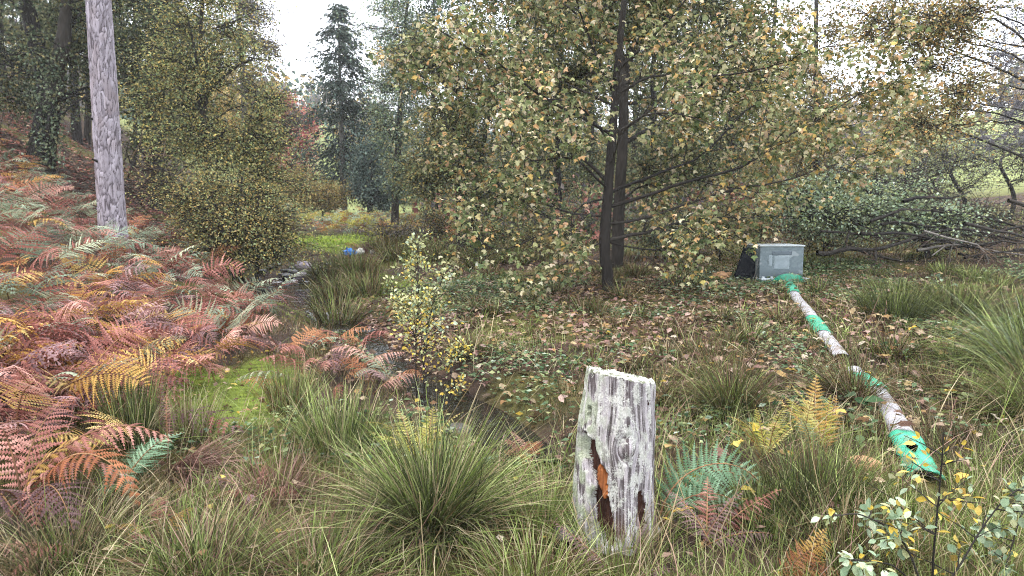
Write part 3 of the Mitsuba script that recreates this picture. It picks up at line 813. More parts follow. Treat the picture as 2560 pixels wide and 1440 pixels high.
# ------------------------------------------------------------------ the sycamore
syc = thing('sycamore_tree', 'sycamore with large mottled green, tan and orange leaves on dark spreading branches', 'tree')
rng = np.random.default_rng(8)
YS = 10.6
twood, bwood = Bag(), []
tp, trr = limb(twood, rng, [foot_of(1526, 722, YS, .15), W(1518, 690, YS), W(1510, 600, YS), W(1518, 480, YS), W(1528, 330, YS), W(1536, 230, YS), W(1550, 80, YS), W(1575, -120, YS), W(1600, -380, YS)], .098, .03, 'bark_dark', 26, 90, wob=.02, power=1.1, bumps=.12)
part(syc, 'trunk', *twood.get()[:2], 'bark', twood.get()[2], True)
main = [
    ([(1512, 335), (1430, 285), (1354, 245), (1250, 170), (1152, 114), (1060, 50)], -1.2, .036),
    ([(1512, 455), (1438, 380), (1374, 309), (1357, 252), (1310, 150), (1270, 60), (1240, -60)], .9, .04),
    ([(1440, 378), (1430, 330), (1428, 296), (1465, 222), (1490, 150), (1480, 60)], .3, .024),
    ([(1505, 355), (1440, 260), (1347, 249), (1260, 235), (1150, 225), (1060, 250)], -.6, .022),
    ([(1528, 335), (1589, 302), (1673, 235), (1760, 170), (1850, 90), (1930, 10)], .8, .038),
    ([(1520, 520), (1600, 495), (1700, 464), (1855, 417), (1952, 356), (2019, 312), (2153, 232), (2250, 160)], -1.0, .042),
    ([(1520, 490), (1640, 430), (1750, 383), (1841, 289), (1918, 232), (2010, 130)], 1.3, .034),
    ([(1512, 605), (1600, 590), (1655, 573), (1760, 545), (1860, 545), (1950, 540)], .9, .045),
    ([(1508, 500), (1455, 515), (1404, 570), (1337, 600), (1270, 625), (1190, 622)], -1.1, .02),
    ([(1512, 540), (1400, 520), (1300, 470), (1200, 420), (1110, 390)], .8, .026),
    ([(1510, 600), (1440, 640), (1380, 680), (1310, 690)], -.9, .016),
    ([(1515, 600), (1600, 625), (1680, 628), (1760, 600), (1840, 640)], -1.0, .018),
    ([(1535, 235), (1490, 140), (1455, 40), (1420, -80), (1400, -200)], -.7, .03),
    ([(1545, 180), (1640, 90), (1720, 0), (1800, -110)], -1.0, .03),
    ([(1522, 420), (1560, 330), (1640, 280), (1720, 290), (1790, 320)], -1.9, .026),
    ([(1518, 470), (1470, 420), (1420, 400), (1330, 400), (1250, 330)], -1.9, .026),
    ([(1535, 240), (1640, 190), (1800, 190), (1960, 160), (2120, 90)], -1.5, .03),
    ([(1545, 120), (1420, 20), (1300, -40), (1150, -60)], 1.0, .03),
    ([(1518, 560), (1640, 540), (1800, 480), (1980, 450), (2130, 400), (2230, 370)], .6, .034),
    ([(1560, 0), (1640, -120), (1760, -220)], .5, .03), ([(1575, -120), (1500, -260), (1400, -330)], .3, .025), ([(1590, -250), (1650, -380), (1700, -480)], .2, .02),
]
twigs_all = []
for path, dy, r in main:
    pts = [W(px, py, YS + dy * i / (len(path) - 1)) for i, (px, py) in enumerate(path)]
    k = int(np.argmin(np.linalg.norm(tp - pts[0], axis=1)))
    if np.linalg.norm(tp[k] - pts[0]) < .35:
        pts[0] = tp[k]
    bag = Bag()
    bp, br = limb(bag, rng, pts, r * .78, .006, 'bark_dark', 7, None, wob=.05)
    L = np.linalg.norm(np.diff(bp, axis=0), axis=1).sum()
    sec = []
    for q in range(int(3 + L * 3.6)):
        i = int(rng.uniform(.22, 1) * (len(bp) - 1))
        d = unit(bp[min(i + 1, len(bp) - 1)] - bp[max(i - 1, 0)])
        lat = unit(np.cross(d, rng.normal(0, 1, 3)))
        dirn = unit(d * .75 + lat * .75 + np.array([0, 0, .28]))
        l = rng.uniform(.45, 1.15) * (1.1 - .5 * i / len(bp))
        end = bp[i] + dirn * l
        sp, _ = limb(bag, rng, [bp[i], bp[i] + dirn * l * .5 + rng.normal(0, .05, 3), end + [0, 0, .06]], max(.006, br[i] * .45), .004, 'bark_dark', 4, 7, wob=.08)
        for _ in range(5):
            j = rng.integers(2, 7)
            e = sp[j] + unit(dirn * .7 + rng.normal(0, .6, 3)) * rng.uniform(.2, .5)
            sec.append(np.stack([sp[j], sp[j] * .66 + e * .34, sp[j] * .33 + e * .67 + [0, 0, .01], e], 0))
    sec = np.array(sec)
    v, f = tubes(sec, np.broadcast_to([.005, .004, .003, .0025], sec.shape[:2]), 3)
    bag.add(v, f, [PAL['bark_dark'] + 8, 1.0])
    twigs_all.append(sec)
    part(syc, 'branch', *bag.get()[:2], 'bark', bag.get()[2], True)
tw = np.vstack(twigs_all)
P, ax, no, sz, u = twig_leaves(rng, tw, 17, .073, .06, .75, [('sycamore', 10), ('olive', 2), ('fresh_green', 2)], LEAF_MAPLE, bright=(.8, 1.45))
# the right side and the low tips have turned further
turn = np.clip((P[:, 0] - 1.0) / 5, 0, 1) * .16 + np.clip((2.4 - P[:, 2]) / 2, 0, 1) * .08
u[:, 0] = np.minimum(u[:, 0] + turn * (NPAL - 1) * (rng.random(len(P)) < .7), np.floor(u[:, 0] / NPAL) * NPAL + NPAL - 1)
dist = np.linalg.norm(P - EYE, axis=1)
pxs = 1280 + FOCAL * P[:, 0] / (P @ FWD - EYE @ FWD)
near = np.argsort(dist - 3 * sz * 10 + 100 * ((pxs < 20) | (pxs > 2540) | (P[:, 2] > 5)))[:280]
rest = np.setdiff1d(np.arange(len(P)), near)
v, f, uu = leafage(rng, P[rest], ax[rest], no[rest], sz[rest], LEAF_LOBED, u[rest])
kind(part(syc, 'foliage', v, f, 'leaf', uu), 'stuff')
for i in near:
    v, f, uu = leafage(rng, P[i:i + 1], ax[i:i + 1], no[i:i + 1], sz[i:i + 1], LEAF_MAPLE, u[i:i + 1])
    part(syc, 'leaf', v, f, 'leaf', uu)
print('sycamore leaves', len(P))

# the darker trunk close behind it
t = thing('oak_tree', 'thick dark trunk standing straight behind the sycamore', 'tree')
tree(t, 35, [foot_of(1545, 650, 13.2), W(1545, 560, 13.2), W(1558, 330, 13.2), W(1562, 200, 13.2), W(1600, 90, 13.2), W(1690, -30, 13.2), W(1730, -250, 13.2)], (.13, .06),
     [(W(1700, 60, 13.5), (1.6, 1.2, .9), 26), (W(1500, 30, 13.6), (1.5, 1.2, .9), 26), (W(1380, 200, 14), (1.0, .9, .8), 18), (W(1850, 200, 14), (1.1, 1, .8), 18), (W(1600, -200, 13.2), (2.6, 2, 1.0), 24), (W(1660, 420, 14.2), (1.0, .8, .6), 14)],
     [('olive', 4), ('dark_green', 3), ('sycamore', 2)], 'bark_dark', leaf=.085, per=24, twigs=9, bumps=.2, bright=(.75, 1.25),
     trunks=[([W(1562, 210, 13.2), W(1540, 100, 13.2), W(1500, -20, 13.2), W(1480, -200, 13.2)], (.11, .05))])

# right-hand side
t = thing('oak_tree', 'oak with orange-brown leaves reaching in at the upper right', 'tree')
tree(t, 36, [foot_of(2720, 640, 15), W(2710, 400, 15), W(2680, 180, 15), W(2600, 0, 15), W(2480, -160, 15)], (.2, .06),
     [(W(2340, 110, 14.5), (.7, .9, .9), 24), (W(2400, 240, 14.5), (.4, .6, .5), 9), (W(2220, 40, 14.5), (.8, .9, .55), 16), (W(2400, 20, 14.5), (.4, .8, .5), 8), (W(2310, 330, 14.5), (.6, .7, .35), 10), (W(2500, -190, 15), (1.4, 1.4, .6), 12)],
     [('orange_oak', 4), ('olive', 3), ('sycamore', 2)], 'bark_dark', limb_r=.025, leaf=.07, per=22, twigs=9, clump=.7, spread=.1, bright=(1.1, 1.8))
t = thing('bare_tree', 'almost bare grey tree with arching twigs at the right edge', 'tree')
tree(t, 37, [foot_of(2700, 620, 18), W(2690, 400, 18), W(2640, 200, 18), W(2600, 0, 18), W(2590, -200, 18)], (.11, .03),
     [(W(2520, 260, 18), (.9, 1, .8), 26), (W(2530, 120, 18), (.7, 1, .9), 22), (W(2480, 350, 18), (1.0, .9, .4), 16), (W(2600, 0, 18), (1.2, 1, 1.0), 20)],
     [('grey_twig', 5), ('olive', 1)], 'twig_pale', limb_r=.014, leaf=.06, per=2, twigs=9, clump=.8, wob=.09)
t = thing('hazel_bush', 'spreading shrub with pale mint-green leaves right of the grey box', 'bush')
tree(t, 38, [foot_of(2330, 640, 13.2), W(2300, 590, 13.2), W(2200, 540, 13.2), W(2080, 520, 13)], (.06, .02),
     [(W(2140, 540, 12.8), (1.3, .8, .26), 48), (W(1990, 510, 13), (.7, .6, .42), 24), (W(2330, 552, 13), (.95, .7, .2), 28), (W(2240, 488, 13.3), (.9, .6, .22), 18), (W(2080, 470, 13.2), (.5, .5, .3), 10)],
     [('hazel', 5), ('fresh_green', 4)], 'bark_dark', leaf=.058, per=12, twigs=9, limb_r=.018, bright=(1.1, 1.8), from_low=0, clump=.42, spread=.09)
for i, (px, py, y, h) in enumerate(sorted([(2400, 490, 21, 2.2), (2250, 490, 20, 2.0), (2520, 500, 22, 2.4), (2330, 480, 25, 2.6), (2130, 480, 20, 1.8)])):
    t = thing('thorn_tree', f'{ORD[i]} crooked thorn tree from the left in front of the far meadow', 'tree', 'thorns along the meadow edge')
    b = foot_of(px, py, y)
    tree(t, 120 + i, [b, b + [.2, 0, h * .4], b + [-.3, 0, h * .8], b + [-.1, .2, h]], (.09, .03), [(b + [0, 0, h * .9], (1.3, 1, .8), 22)], [('olive', 4), ('grey_twig', 3), ('hazel', 1)], 'bark_dark', leaf=.06, per=8, twigs=12, clump=.7, wob=.12, limb_r=.04)
for i, (px, y, h, pal, lab) in enumerate([(2100, 16.5, 1.3, 'hazel', 'tangled pale green shrub behind the mint-leaved bush, left of three'), (2260, 17.5, 1.5, 'grey_twig', 'tangled twiggy shrub behind the mint-leaved bush, second of three'), (2400, 15.5, .9, 'olive', 'tangled twiggy shrub behind the fallen boughs, third of three')]):
    t = thing('tangled_shrub', lab, 'shrub')
    b = foot_of(px, 560, y)
    tree(t, 150 + i, [b, b + [.1, 0, h * .6], b + [0, .1, h]], (.05, .02), [(b + [0, 0, h * .75 + .2], (1.25, .7, h * .62), 34)], [(pal, 4), ('hazel', 2), ('olive', 2)], 'bark_dark', leaf=.055, per=6, twigs=15, clump=.6, wob=.12, limb_r=.025, trunks=[([b, b + [.5, 0, h * .5], b + [.8, 0, h]], (.04, .015)), ([b, b + [-.5, 0, h * .5], b + [-.8, 0, h * .9]], (.04, .015))], bright=(1.0, 1.6))
print('trees done')
# ------------------------------------------------------------------ the weathered stump
SO = np.array([.515, 3.29, 0.0])
SO[2] = H(SO[0], SO[1])
PX = 3.29 / FOCAL
st = thing('tree_stump', 'pale weathered stump with a swirled knot and a rotten hollow, standing in the foreground', 'stump')


def stump_local(px, py):
    return (px - 1540) * PX, (1352 - py) * PX * 1.05


cz = np.array([-.3, 0, .15, .3, .47, .67, .84])
ccx = np.array([.012, .006, -.010, -.012, -.006, .006, .018])
chw = np.array([.235, .21, .196, .192, .184, .172, .162])
SC, SR = 220, 230
sa = np.arange(SC) * 2 * np.pi / SC
KX, KZ = stump_local(1556, 1098)


def grain(x, z):
    """A coordinate that runs across the grain and flows round the knot."""
    dx, dz = x - KX, (z - KZ) * .75
    r2 = dx * dx + dz * dz
    return x - dx * .05 ** 2 / np.maximum(r2, .034 ** 2) * .85


top_z = lambda x, y: .835 - .21 * x - .12 * y
sv = np.zeros((SR, SC, 3))
for i, k in enumerate(np.linspace(0, 1, SR)):
    z = -.3 + (1.17 * k)
    cx, r = np.interp(z, cz, ccx), np.interp(z, cz, chw)
    flute = 1 + .05 * np.sin(3 * sa + .6) + .05 * np.sin(5 * sa + 2.1) * (1.3 - k) + .03 * np.sin(9 * sa + 1) * (1.2 - k)
    x, y = cx + r * flute * np.cos(sa), r * flute * np.sin(sa) * .95
    sv[i] = np.stack([x, y, np.minimum(z, top_z(x, y)) + 0 * x], -1)
X, Y, Z = sv[..., 0], sv[..., 1], sv[..., 2]
g = grain(X, Z)
face = smooth(.1, -.1, Y)
gg = np.where(Y < 0, g, np.arctan2(Y, X) * .2)
rid = meshkit.fbm(np.stack([gg * 75, Z * 3.5, 0 * Z + (Y > 0)], -1), 3, 4)
rid2 = meshkit.noise(np.stack([gg * 190, Z * 9, 0 * Z], -1), 9)
d = .03 * (rid - .5) + .005 * (rid2 - .5) + .006 * (meshkit.fbm(sv * 34, 3, 6) - .5)
kr = np.hypot(X - KX, (Z - KZ) * .75)
d += face * (.022 * np.exp(-(kr / .03) ** 2) - .010 * np.exp(-((kr - .045) / .012) ** 2))
from shapely import Polygon, contains_xy
hole = Polygon([stump_local(*q) for q in [(1455, 1074), (1476, 1090), (1484, 1118), (1488, 1135), (1505, 1160), (1509, 1215), (1522, 1275), (1530, 1330), (1512, 1335), (1486, 1312), (1473, 1282), (1466, 1230), (1478, 1198), (1456, 1160), (1441, 1128), (1446, 1100)]])
heart = Polygon([stump_local(*q) for q in [(1480, 1140), (1504, 1162), (1508, 1222), (1496, 1226), (1482, 1188)]])
slot = Polygon([stump_local(*q) for q in [(1590, 1215), (1600, 1212), (1612, 1250), (1616, 1300), (1600, 1310), (1588, 1260)]])
crack = Polygon([stump_local(*q) for q in [(1466, 1010), (1471, 1012), (1470, 1050), (1465, 1058), (1462, 1030)]])
notch = Polygon([stump_local(*q) for q in [(1611, 1000), (1620, 998), (1622, 1010), (1614, 1016)]])
jx = X + .010 * (meshkit.fbm(sv * 40, 2, 3) - .5)
jz = Z + .016 * (meshkit.fbm(sv * 40, 2, 8) - .5)
front = (Y < .03)
inh, inr, ins = [contains_xy(q, jx, jz) & front for q in (hole, heart, slot)]
inc = (contains_xy(crack, jx, jz) | contains_xy(notch, jx, jz)) & front
deep = np.where(inr, -.030 + .02 * rid, np.where(inh, -.065 + .04 * (rid - .5), np.where(ins, -.022, np.where(inc, -.035, 0))))
k_ = np.array([.25, .5, .25])
rad = np.stack([np.cos(sa), np.sin(sa)], -1)
below_top = smooth(0, .02, top_z(X, Y) - Z)
for ax2 in (0, 1):
    deep = .25 * np.roll(deep, 1, ax2) + .5 * deep + .25 * np.roll(deep, -1, ax2)
off = (d * (0.4 + .6 * below_top) + deep)[..., None] * rad[None]
sv[..., :2] += off
sv[..., 2] += (1 - below_top) * .03 * (meshkit.fbm(np.stack([X * 40, Y * 40, 0 * X], -1), 4, 2) - .5)
# the sawn top: rings drawn in to the centre
caps = []
for q in np.linspace(.93, 0, 12):
    last = sv[-1]
    c = last.mean(0)
    ring = c + (last - c) * q
    ring[:, 2] = top_z(ring[:, 0], ring[:, 1]) + .034 * (meshkit.fbm(np.stack([ring[:, 0] * 45, ring[:, 1] * 45, 0 * ring[:, 0]], -1), 3, 5) - .5) + .004
    caps.append(ring)
sall = np.concatenate([sv, np.array(caps)], 0)
n_r = len(sall)
ii = np.arange(n_r - 1)[:, None] * SC + np.arange(SC)[None]
jj = np.arange(n_r - 1)[:, None] * SC + (np.arange(SC)[None] + 1) % SC
cls = np.zeros((n_r, SC), int)
cls[:SR][inh | inc | ins] = 1
cls[:SR][inr] = 2
cls[SR - 3:] = 3
cls = np.where((np.arange(n_r)[:, None] >= SR - 2), 3, cls)
fc = cls[:-1]
quad = np.stack([np.stack([ii, jj, jj + SC], -1), np.stack([ii, jj + SC, ii + SC], -1)], 2)
sverts = sall.reshape(-1, 3) + SO
SOX, SOZ, KXX, KZZ = float(SO[0]), float(SO[2]), float(KX), float(KZ)


def weathered(p, n, uv):
    x, z = p.x - SOX, p.z - SOZ
    dx, dz = x - KXX, (z - KZZ) * .75
    r2 = dx * dx + dz * dz
    gg = x - dx * .0025 / dr.maximum(r2, .00116) * .85
    a = mikit.fbm(gg * 130, z * 5, p.y * 20, 3)
    b = mikit.fbm(x * 28, z * 20, p.y * 28, 3)
    c = mikit.noise(x * 210, z * 210, p.y * 210)
    col = mikit.mix(srgb(86, 78, 80), srgb(178, 172, 176), mikit.smoothstep(.32, .6, a))
    fine = mikit.noise(gg * 420, z * 11, p.y * 30)
    col = col * (.78 + .4 * fine)
    lich = mikit.smoothstep(.46, .66, b + .25 * (c - .5))
    col = mikit.mix(col, mikit.mix(srgb(184, 186, 176), srgb(212, 212, 208), c), lich * .75)
    green = mikit.smoothstep(-.02, -.15, x) * mikit.smoothstep(.4, .6, mikit.fbm(x * 17, z * 17, p.y * 17 + 5, 2))
    col = mikit.mix(col, mikit.mix(srgb(132, 142, 116), srgb(176, 184, 162), c), green * .8)
    brown = mikit.smoothstep(.25, .05, z) * mikit.smoothstep(.45, .6, mikit.fbm(gg * 30, z * 5, 2.0, 2))
    col = mikit.mix(col, mi.Color3f(srgb(104, 74, 54)), brown * .75)
    return col * (.8 + .35 * c)


def rotten(p, n, uv):
    a = mikit.fbm(p.x * 120, p.z * 14, p.y * 40, 3)
    return mikit.mix(srgb(34, 22, 20), srgb(84, 54, 44), a)


def heartwood(p, n, uv):
    a = mikit.fbm(p.x * 160, p.z * 12, p.y * 60, 3)
    return mikit.mix(srgb(92, 48, 26), srgb(190, 118, 68), a)


def lichen_top(p, n, uv):
    a = mikit.fbm(p.x * 60, p.y * 60, 0.0, 3)
    c = mikit.noise(p.x * 230, p.y * 230, p.z * 230)
    return mikit.mix(srgb(112, 116, 98), srgb(206, 206, 194), mikit.smoothstep(.3, .6, a)) * (.8 + .3 * c)


for nm, fn, rough in (('weathered_wood', weathered, .85), ('rotten_wood', rotten, .8), ('heart_wood', heartwood, .7), ('lichen_crust', lichen_top, .9)):
    scene[nm] = {'type': 'principled', 'base_color': mikit.proc(fn), 'roughness': rough, 'specular': .3}
for c, nm, bs in ((0, 'weathered_side', 'weathered_wood'), (1, 'rotten_hollow', 'rotten_wood'), (2, 'heart_wood', 'heart_wood'), (3, 'sawn_top', 'lichen_crust')):
    f = quad[fc == c].reshape(-1, 3)
    used_v, inv = np.unique(f, return_inverse=True)
    part(st, nm, sverts[used_v], inv.reshape(-1, 3), bs, None, True)
labels[st + '__rotten_hollow'] = {'label': 'dark rotten hollow down the left of the stump'}
labels[st + '__heart_wood'] = {'label': 'splinter of orange heartwood in the hollow'}
labels[st + '__sawn_top'] = {'label': 'slanting top crusted with white lichen'}

# ------------------------------------------------------------------ bracken
FDARK = 'dry_leaf'


def to_px(p):
    q = np.asarray(p) - EYE
    w = q @ FWD
    return 1280 + FOCAL * q[0] / w, 720 - FOCAL * (q @ UP) / w


def choose(rng, table):
    w = np.array([q for _, q in table], float)
    return table[rng.choice(len(table), p=w / w.sum())][0]


def add_frond(key, fr, split, bsdf='dry_leaf'):
    stem, pin = fr
    part(key, 'stalk', *stem[:2], 'bark', stem[2], True)
    if split:
        for v, f, u in pin:
            part(key, 'pinna', v, f, bsdf, u)
    else:
        part(key, 'blade', *[a for a in joined(pin)[:2]], bsdf, joined(pin)[2])


TINT = {'bracken_rust': 'rust brown', 'bracken_purple': 'dull purple-brown', 'bracken_gold': 'straw yellow', 'bracken_green': 'grey-green', 'bracken_orange': 'orange brown'}


def zone(px, py):
    far = 'by the foot of the pine' if 200 < px < 520 and py < 660 else 'far left' if px < 200 and py < 640 else 'along the brook edge' if px > 520 else 'low at the front' if py > 860 else 'across the middle'
    if py < 640 and px < 520:
        return far, [('bracken_green', 7), ('bracken_gold', 1.6), ('bracken_rust', 2.2), ('bracken_orange', .6)]
    if px < 160 and py < 720:
        return far, [('bracken_green', 6), ('bracken_gold', 2), ('bracken_rust', 1.5)]
    if px > 480 and py < 780:
        return far, [('bracken_green', 6), ('bracken_rust', 5), ('bracken_orange', .7), ('bracken_gold', 1)]
    if px < 480 and py < 870:
        return far, [('bracken_gold', 5.5), ('bracken_rust', 4.5), ('bracken_purple', 1.6), ('bracken_green', 2.2)]
    return far, [('bracken_rust', 6), ('bracken_purple', 4), ('bracken_orange', .8), ('bracken_gold', 2)]


rng = np.random.default_rng(17)
spots = []
tries = 0
while len(spots) < 268 and tries < 40000:
    tries += 1
    y = 4.0 + 10.5 * rng.random() ** .95
    x = bank_x(y) - rng.uniform(-.25, 5.2)
    u = bank_x(y) - x
    px, py = to_px(on(x, y))
    if not (-160 < px < 760) or (x < -5.2 and abs(x + 6.44) < .45 and abs(y - 11) < .5):
        continue
    if y > 10 and (u < .75 or px > 640):
        continue
    if any((x - a) ** 2 + (y - b) ** 2 < (.026 * (y + 3)) ** 2 for a, b in spots):
        continue
    spots.append((x, y))
spots.sort(key=lambda q: q[1])
for i, (x, y) in enumerate(spots):
    b = on(x, y, -.03)
    L = rng.uniform(.65, 1.02)
    az = rng.normal(-1.25, 1.0)
    c = b + np.array([math.cos(az) * L * .5, math.sin(az) * L * .5, .5])
    px, py = to_px(c)
    where, tab = zone(px, py)
    pal = choose(rng, tab)
    dead = pal in ('bracken_rust', 'bracken_purple')
    fr = frond(rng, b, az, L, rng.uniform(.75, 1.35), rng.uniform(-.75, .25) - (.5 if dead and rng.random() < .5 else 0), stalk=rng.uniform(.28, .42), half=rng.uniform(.24, .36), pairs=19 if y < 8 else 15, pins=14 if y < 8 else 9, bright=(1.0, 1.5), brown=.14,
               roll=rng.normal(0, .5), sag=rng.uniform(.2, .8) * (1.3 if dead else .7), pal=pal, tip='bracken_rust' if pal == 'bracken_gold' and rng.random() < .4 else None, curl=rng.normal(0, .6))
    key = thing('bracken_frond', f'{TINT[pal]} bracken frond {where} of the left bank', 'bracken', f'{TINT[pal]} bracken fronds {where} of the left bank')
    add_frond(key, fr, i < 10)
# the strip of bracken on the near bank of the brook
for i in range(30):
    y = rng.uniform(5.3, 7.4)
    x = stream_x(y) - rng.uniform(.45, 1.5)
    if abs(x + 2.45) < .5 and y < 6.3:
        continue
    pal = choose(rng, [('bracken_rust', 5), ('bracken_purple', 3), ('bracken_green', 2), ('bracken_orange', 1.2)])
    fr = frond(rng, on(x, y, -.03), rng.normal(-1.2, 1.2), rng.uniform(.45, .75), rng.uniform(.8, 1.35), rng.uniform(-1.1, -.2), .3, .3, 14, 10, rng.normal(0, .35), rng.uniform(.7, 1.4), pal)
    key = thing('bracken_frond', f'{TINT[pal]} bracken frond on the strip between moss and brook', 'bracken', f'{TINT[pal]} bracken fronds between moss and brook')
    add_frond(key, fr, False)
# collapsed bracken below them
bb = Bag()
for i in range(980):
    y = 3.9 + 11.5 * rng.random() ** .85 if i < 760 else rng.uniform(3.8, 6.4)
    x = bank_x(y) - (rng.uniform(-.35, 6.2) if i < 760 else rng.uniform(.1, 2.6))
    p = on(x, y, .01)
    px, py = to_px(p + [0, 0, .35])
    if px < -160 or (y > 10 and (bank_x(y) - x < .6 or px > 640)) or (abs(x + 6.44) < .3 and abs(y - 11) < .4):
        continue
    pal = choose(rng, zone(px, py)[1] + [('bracken_rust', 2), ('bracken_purple', 1)])
    fr = frond(rng, p, rng.normal(-1.2, 1.5), rng.uniform(.5, .9), rng.uniform(.45, 1.1), rng.uniform(-.9, 0), .22, .32, 13, 8, rng.normal(0, .5), rng.uniform(.4, 1.2), pal, 0, .8, bright=(.95, 1.4), brown=.2)
    for q in fr[1]:
        bb.add(*q)
fb = Bag()
for i in range(420):
    y = rng.uniform(20.5, 36)
    x = -4.6 - (y - 20) * .16 + rng.normal(0, 2.2)
    if y < 25.5 and x < -4.6:
        continue
    fr = frond(rng, on(x, y), rng.random() * 6.283, rng.uniform(.8, 1.3), rng.uniform(.7, 1.4), rng.uniform(-.6, .2), .25, .36, 9, 5, rng.normal(0, .4), .8, choose(rng, [('bracken_green', 4), ('fern_yellow', 2), ('bracken_orange', 2), ('bracken_gold', 1)]), 0, .7)
    for q in fr[1]:
        fb.add(*q)
put('distant_bracken', *fb.get()[:2], 'dry_leaf', fb.get()[2])
labels['distant_bracken'] = {'kind': 'stuff', 'label': 'green and orange bracken beyond the brook in the gap', 'category': 'bracken'}
put('dead_bracken', *bb.get()[:2], 'dry_leaf', bb.get()[2])
labels['dead_bracken'] = {'kind': 'stuff', 'label': 'mass of smaller overlapping bracken fronds covering the left bank', 'category': 'bracken'}


def fern(key, seed, px, py, y, specs, bsdf='leaf', split=True):
    """A fern plant: fronds given as (heading, length, e0, e1, half, sag, palette, tip, roll)."""
    rng = np.random.default_rng(seed)
    b = ground(px, py) if y is None else np.array([*W(px, py, y)[:2], 0])
    b[2] = H(b[0], b[1]) - .02
    for (az, L, e0, e1, half, sag, pal, tip, roll) in specs:
        k = numbered(key + '__frond')
        fr = frond(rng, b + rng.normal(0, .03, 3) * [1, 1, 0], az, L, e0, e1, .18, half, 18, 13, roll, sag * .8, pal, .3, .9, tip)
        part_names = fr[1]
        put(numbered(k + '__stalk'), *fr[0][:2], 'bark', fr[0][2], True)
        for v, f, u in part_names:
            put(numbered(k + '__pinna'), v, f, bsdf, u)


def fan_specs(rng, n, L, e0, e1, half, sag, pals, az0=0, az1=6.283):
    return [(rng.uniform(az0, az1), L * rng.uniform(.7, 1.15), rng.uniform(*e0), rng.uniform(*e1), half * rng.uniform(.85, 1.15), sag * rng.uniform(.6, 1.4), choose(rng, pals), None, rng.normal(0, .25)) for _ in range(n)]


rng = np.random.default_rng(29)
t = thing('bracken_plant', 'rust and yellow bracken clump with one orange frond hanging down, at the lower left edge', 'bracken')
fern(t, 1, 60, 1330, 3.35, [(.35, .95, 1.35, -.9, .25, 1.0, 'bracken_rust', None, .1), (.7, .75, 1.4, -.8, .25, .9, 'bracken_gold', 'bracken_rust', 0), (-.35, 1.0, 1.3, -1.35, .2, 1.1, 'bracken_orange', None, .2),
                            (2.4, .8, 1.3, -.5, .28, 1.0, 'bracken_rust', None, 0), (-1.4, .8, 1.1, -1.2, .28, 1.3, 'bracken_purple', None, 0), (-.7, .75, 1.1, -1.3, .3, 1.3, 'bracken_purple', None, .1), (1.6, .8, 1.4, -.2, .26, .8, 'bracken_rust', None, 0),
                            (.1, .8, 1.2, -1.1, .3, 1.2, 'bracken_rust', None, -.2), (-1.0, .6, 1.0, -1.0, .3, 1.2, 'bracken_rust', None, 0), (3.3, .7, 1.2, -.6, .3, 1.1, 'bracken_purple', None, 0)], 'dry_leaf')
t = thing('bracken_plant', 'bright yellow-tipped bracken fronds above the rust clump at the lower left', 'bracken')
fern(t, 2, 130, 1180, 3.7, [(.1, .5, 1.45, -.7, .26, .6, 'fern_yellow', None, 0), (.5, .46, 1.4, -.5, .26, .6, 'bracken_gold', None, .1), (2.2, .4, 1.5, .6, .24, .5, 'fern_yellow', None, 0), (-.4, .5, 1.4, -.8, .26, .8, 'bracken_gold', 'bracken_rust', 0)])
t = thing('fern', 'fresh green fern beside the rust bracken at the lower left', 'fern')
fern(t, 3, 300, 1235, 3.75, fan_specs(rng, 8, .46, (.7, 1.35), (-.9, .2), .27, .5, [('fern_green', 1)], -1.5, 1.8))
t = thing('bracken_plant', 'tan curled bracken frond low in the grass at the lower left', 'bracken')
fern(t, 4, 385, 1350, None, fan_specs(rng, 5, .32, (.8, 1.4), (-1.3, -.3), .32, 1.2, [('bracken_gold', 1), ('bracken_rust', 2)]), 'dry_leaf')
t = thing('bracken_plant', 'single dark red-brown shrivelled frond standing upright in the grass', 'bracken')
fern(t, 5, 415, 1120, None, [(1.4, .48, 1.5, 1.35, .12, 2.2, 'bracken_purple', None, .1), (1.9, .4, 1.5, 1.2, .12, 2.2, 'bracken_rust', None, -.2)], 'dry_leaf')
t = thing('fern', 'bright yellow fern behind the big grass tussock', 'fern')
fern(t, 6, 1050, 1150, 4.15, fan_specs(rng, 9, .42, (.9, 1.5), (-.3, 1.0), .26, .5, [('fern_yellow', 5), ('bracken_gold', 1)]))
t = thing('fern', 'mint-green fern frond leaning out from behind the stump', 'fern')
fern(t, 7, 1645, 1330, 3.36, [(0, .78, 1.45, -1.1, .23, .1, 'fern_green', None, 1.2), (.15, .7, 1.4, -1.2, .23, .1, 'fern_green', None, 1.0), (-.2, .56, 1.2, -1.0, .23, .1, 'fern_green', None, 1.1)])
t = thing('fern', 'upright yellow-green fern right of the stump, left half of the patch', 'fern')
fern(t, 8, 1910, 1180, 3.95, fan_specs(rng, 8, .42, (.8, 1.5), (-.3, 1.1), .2, .5, [('fern_yellow', 5), ('bracken_gold', 2)]))
t = thing('fern', 'upright yellow-green fern right of the stump, right half of the patch', 'fern')
fern(t, 9, 2040, 1190, 3.95, fan_specs(rng, 10, .48, (.9, 1.5), (0, 1.2), .2, .5, [('fern_yellow', 4), ('bracken_gold', 2), ('fern_green', .6)]))
t = thing('bracken_plant', 'curled orange-gold bracken frond at the bottom edge right of the stump', 'bracken')
fern(t, 10, 1950, 1470, 2.72, [(.1, .34, 1.1, .1, .33, 1.4, 'bracken_orange', 'bracken_gold', .5), (.5, .32, 1.2, .3, .33, 1.3, 'bracken_gold', None, .3), (-.3, .3, .9, -.5, .33, 1.4, 'bracken_orange', None, .2)], 'dry_leaf')
t = thing('bracken_plant', 'reddish-brown bracken sprawling right of the stump', 'bracken')
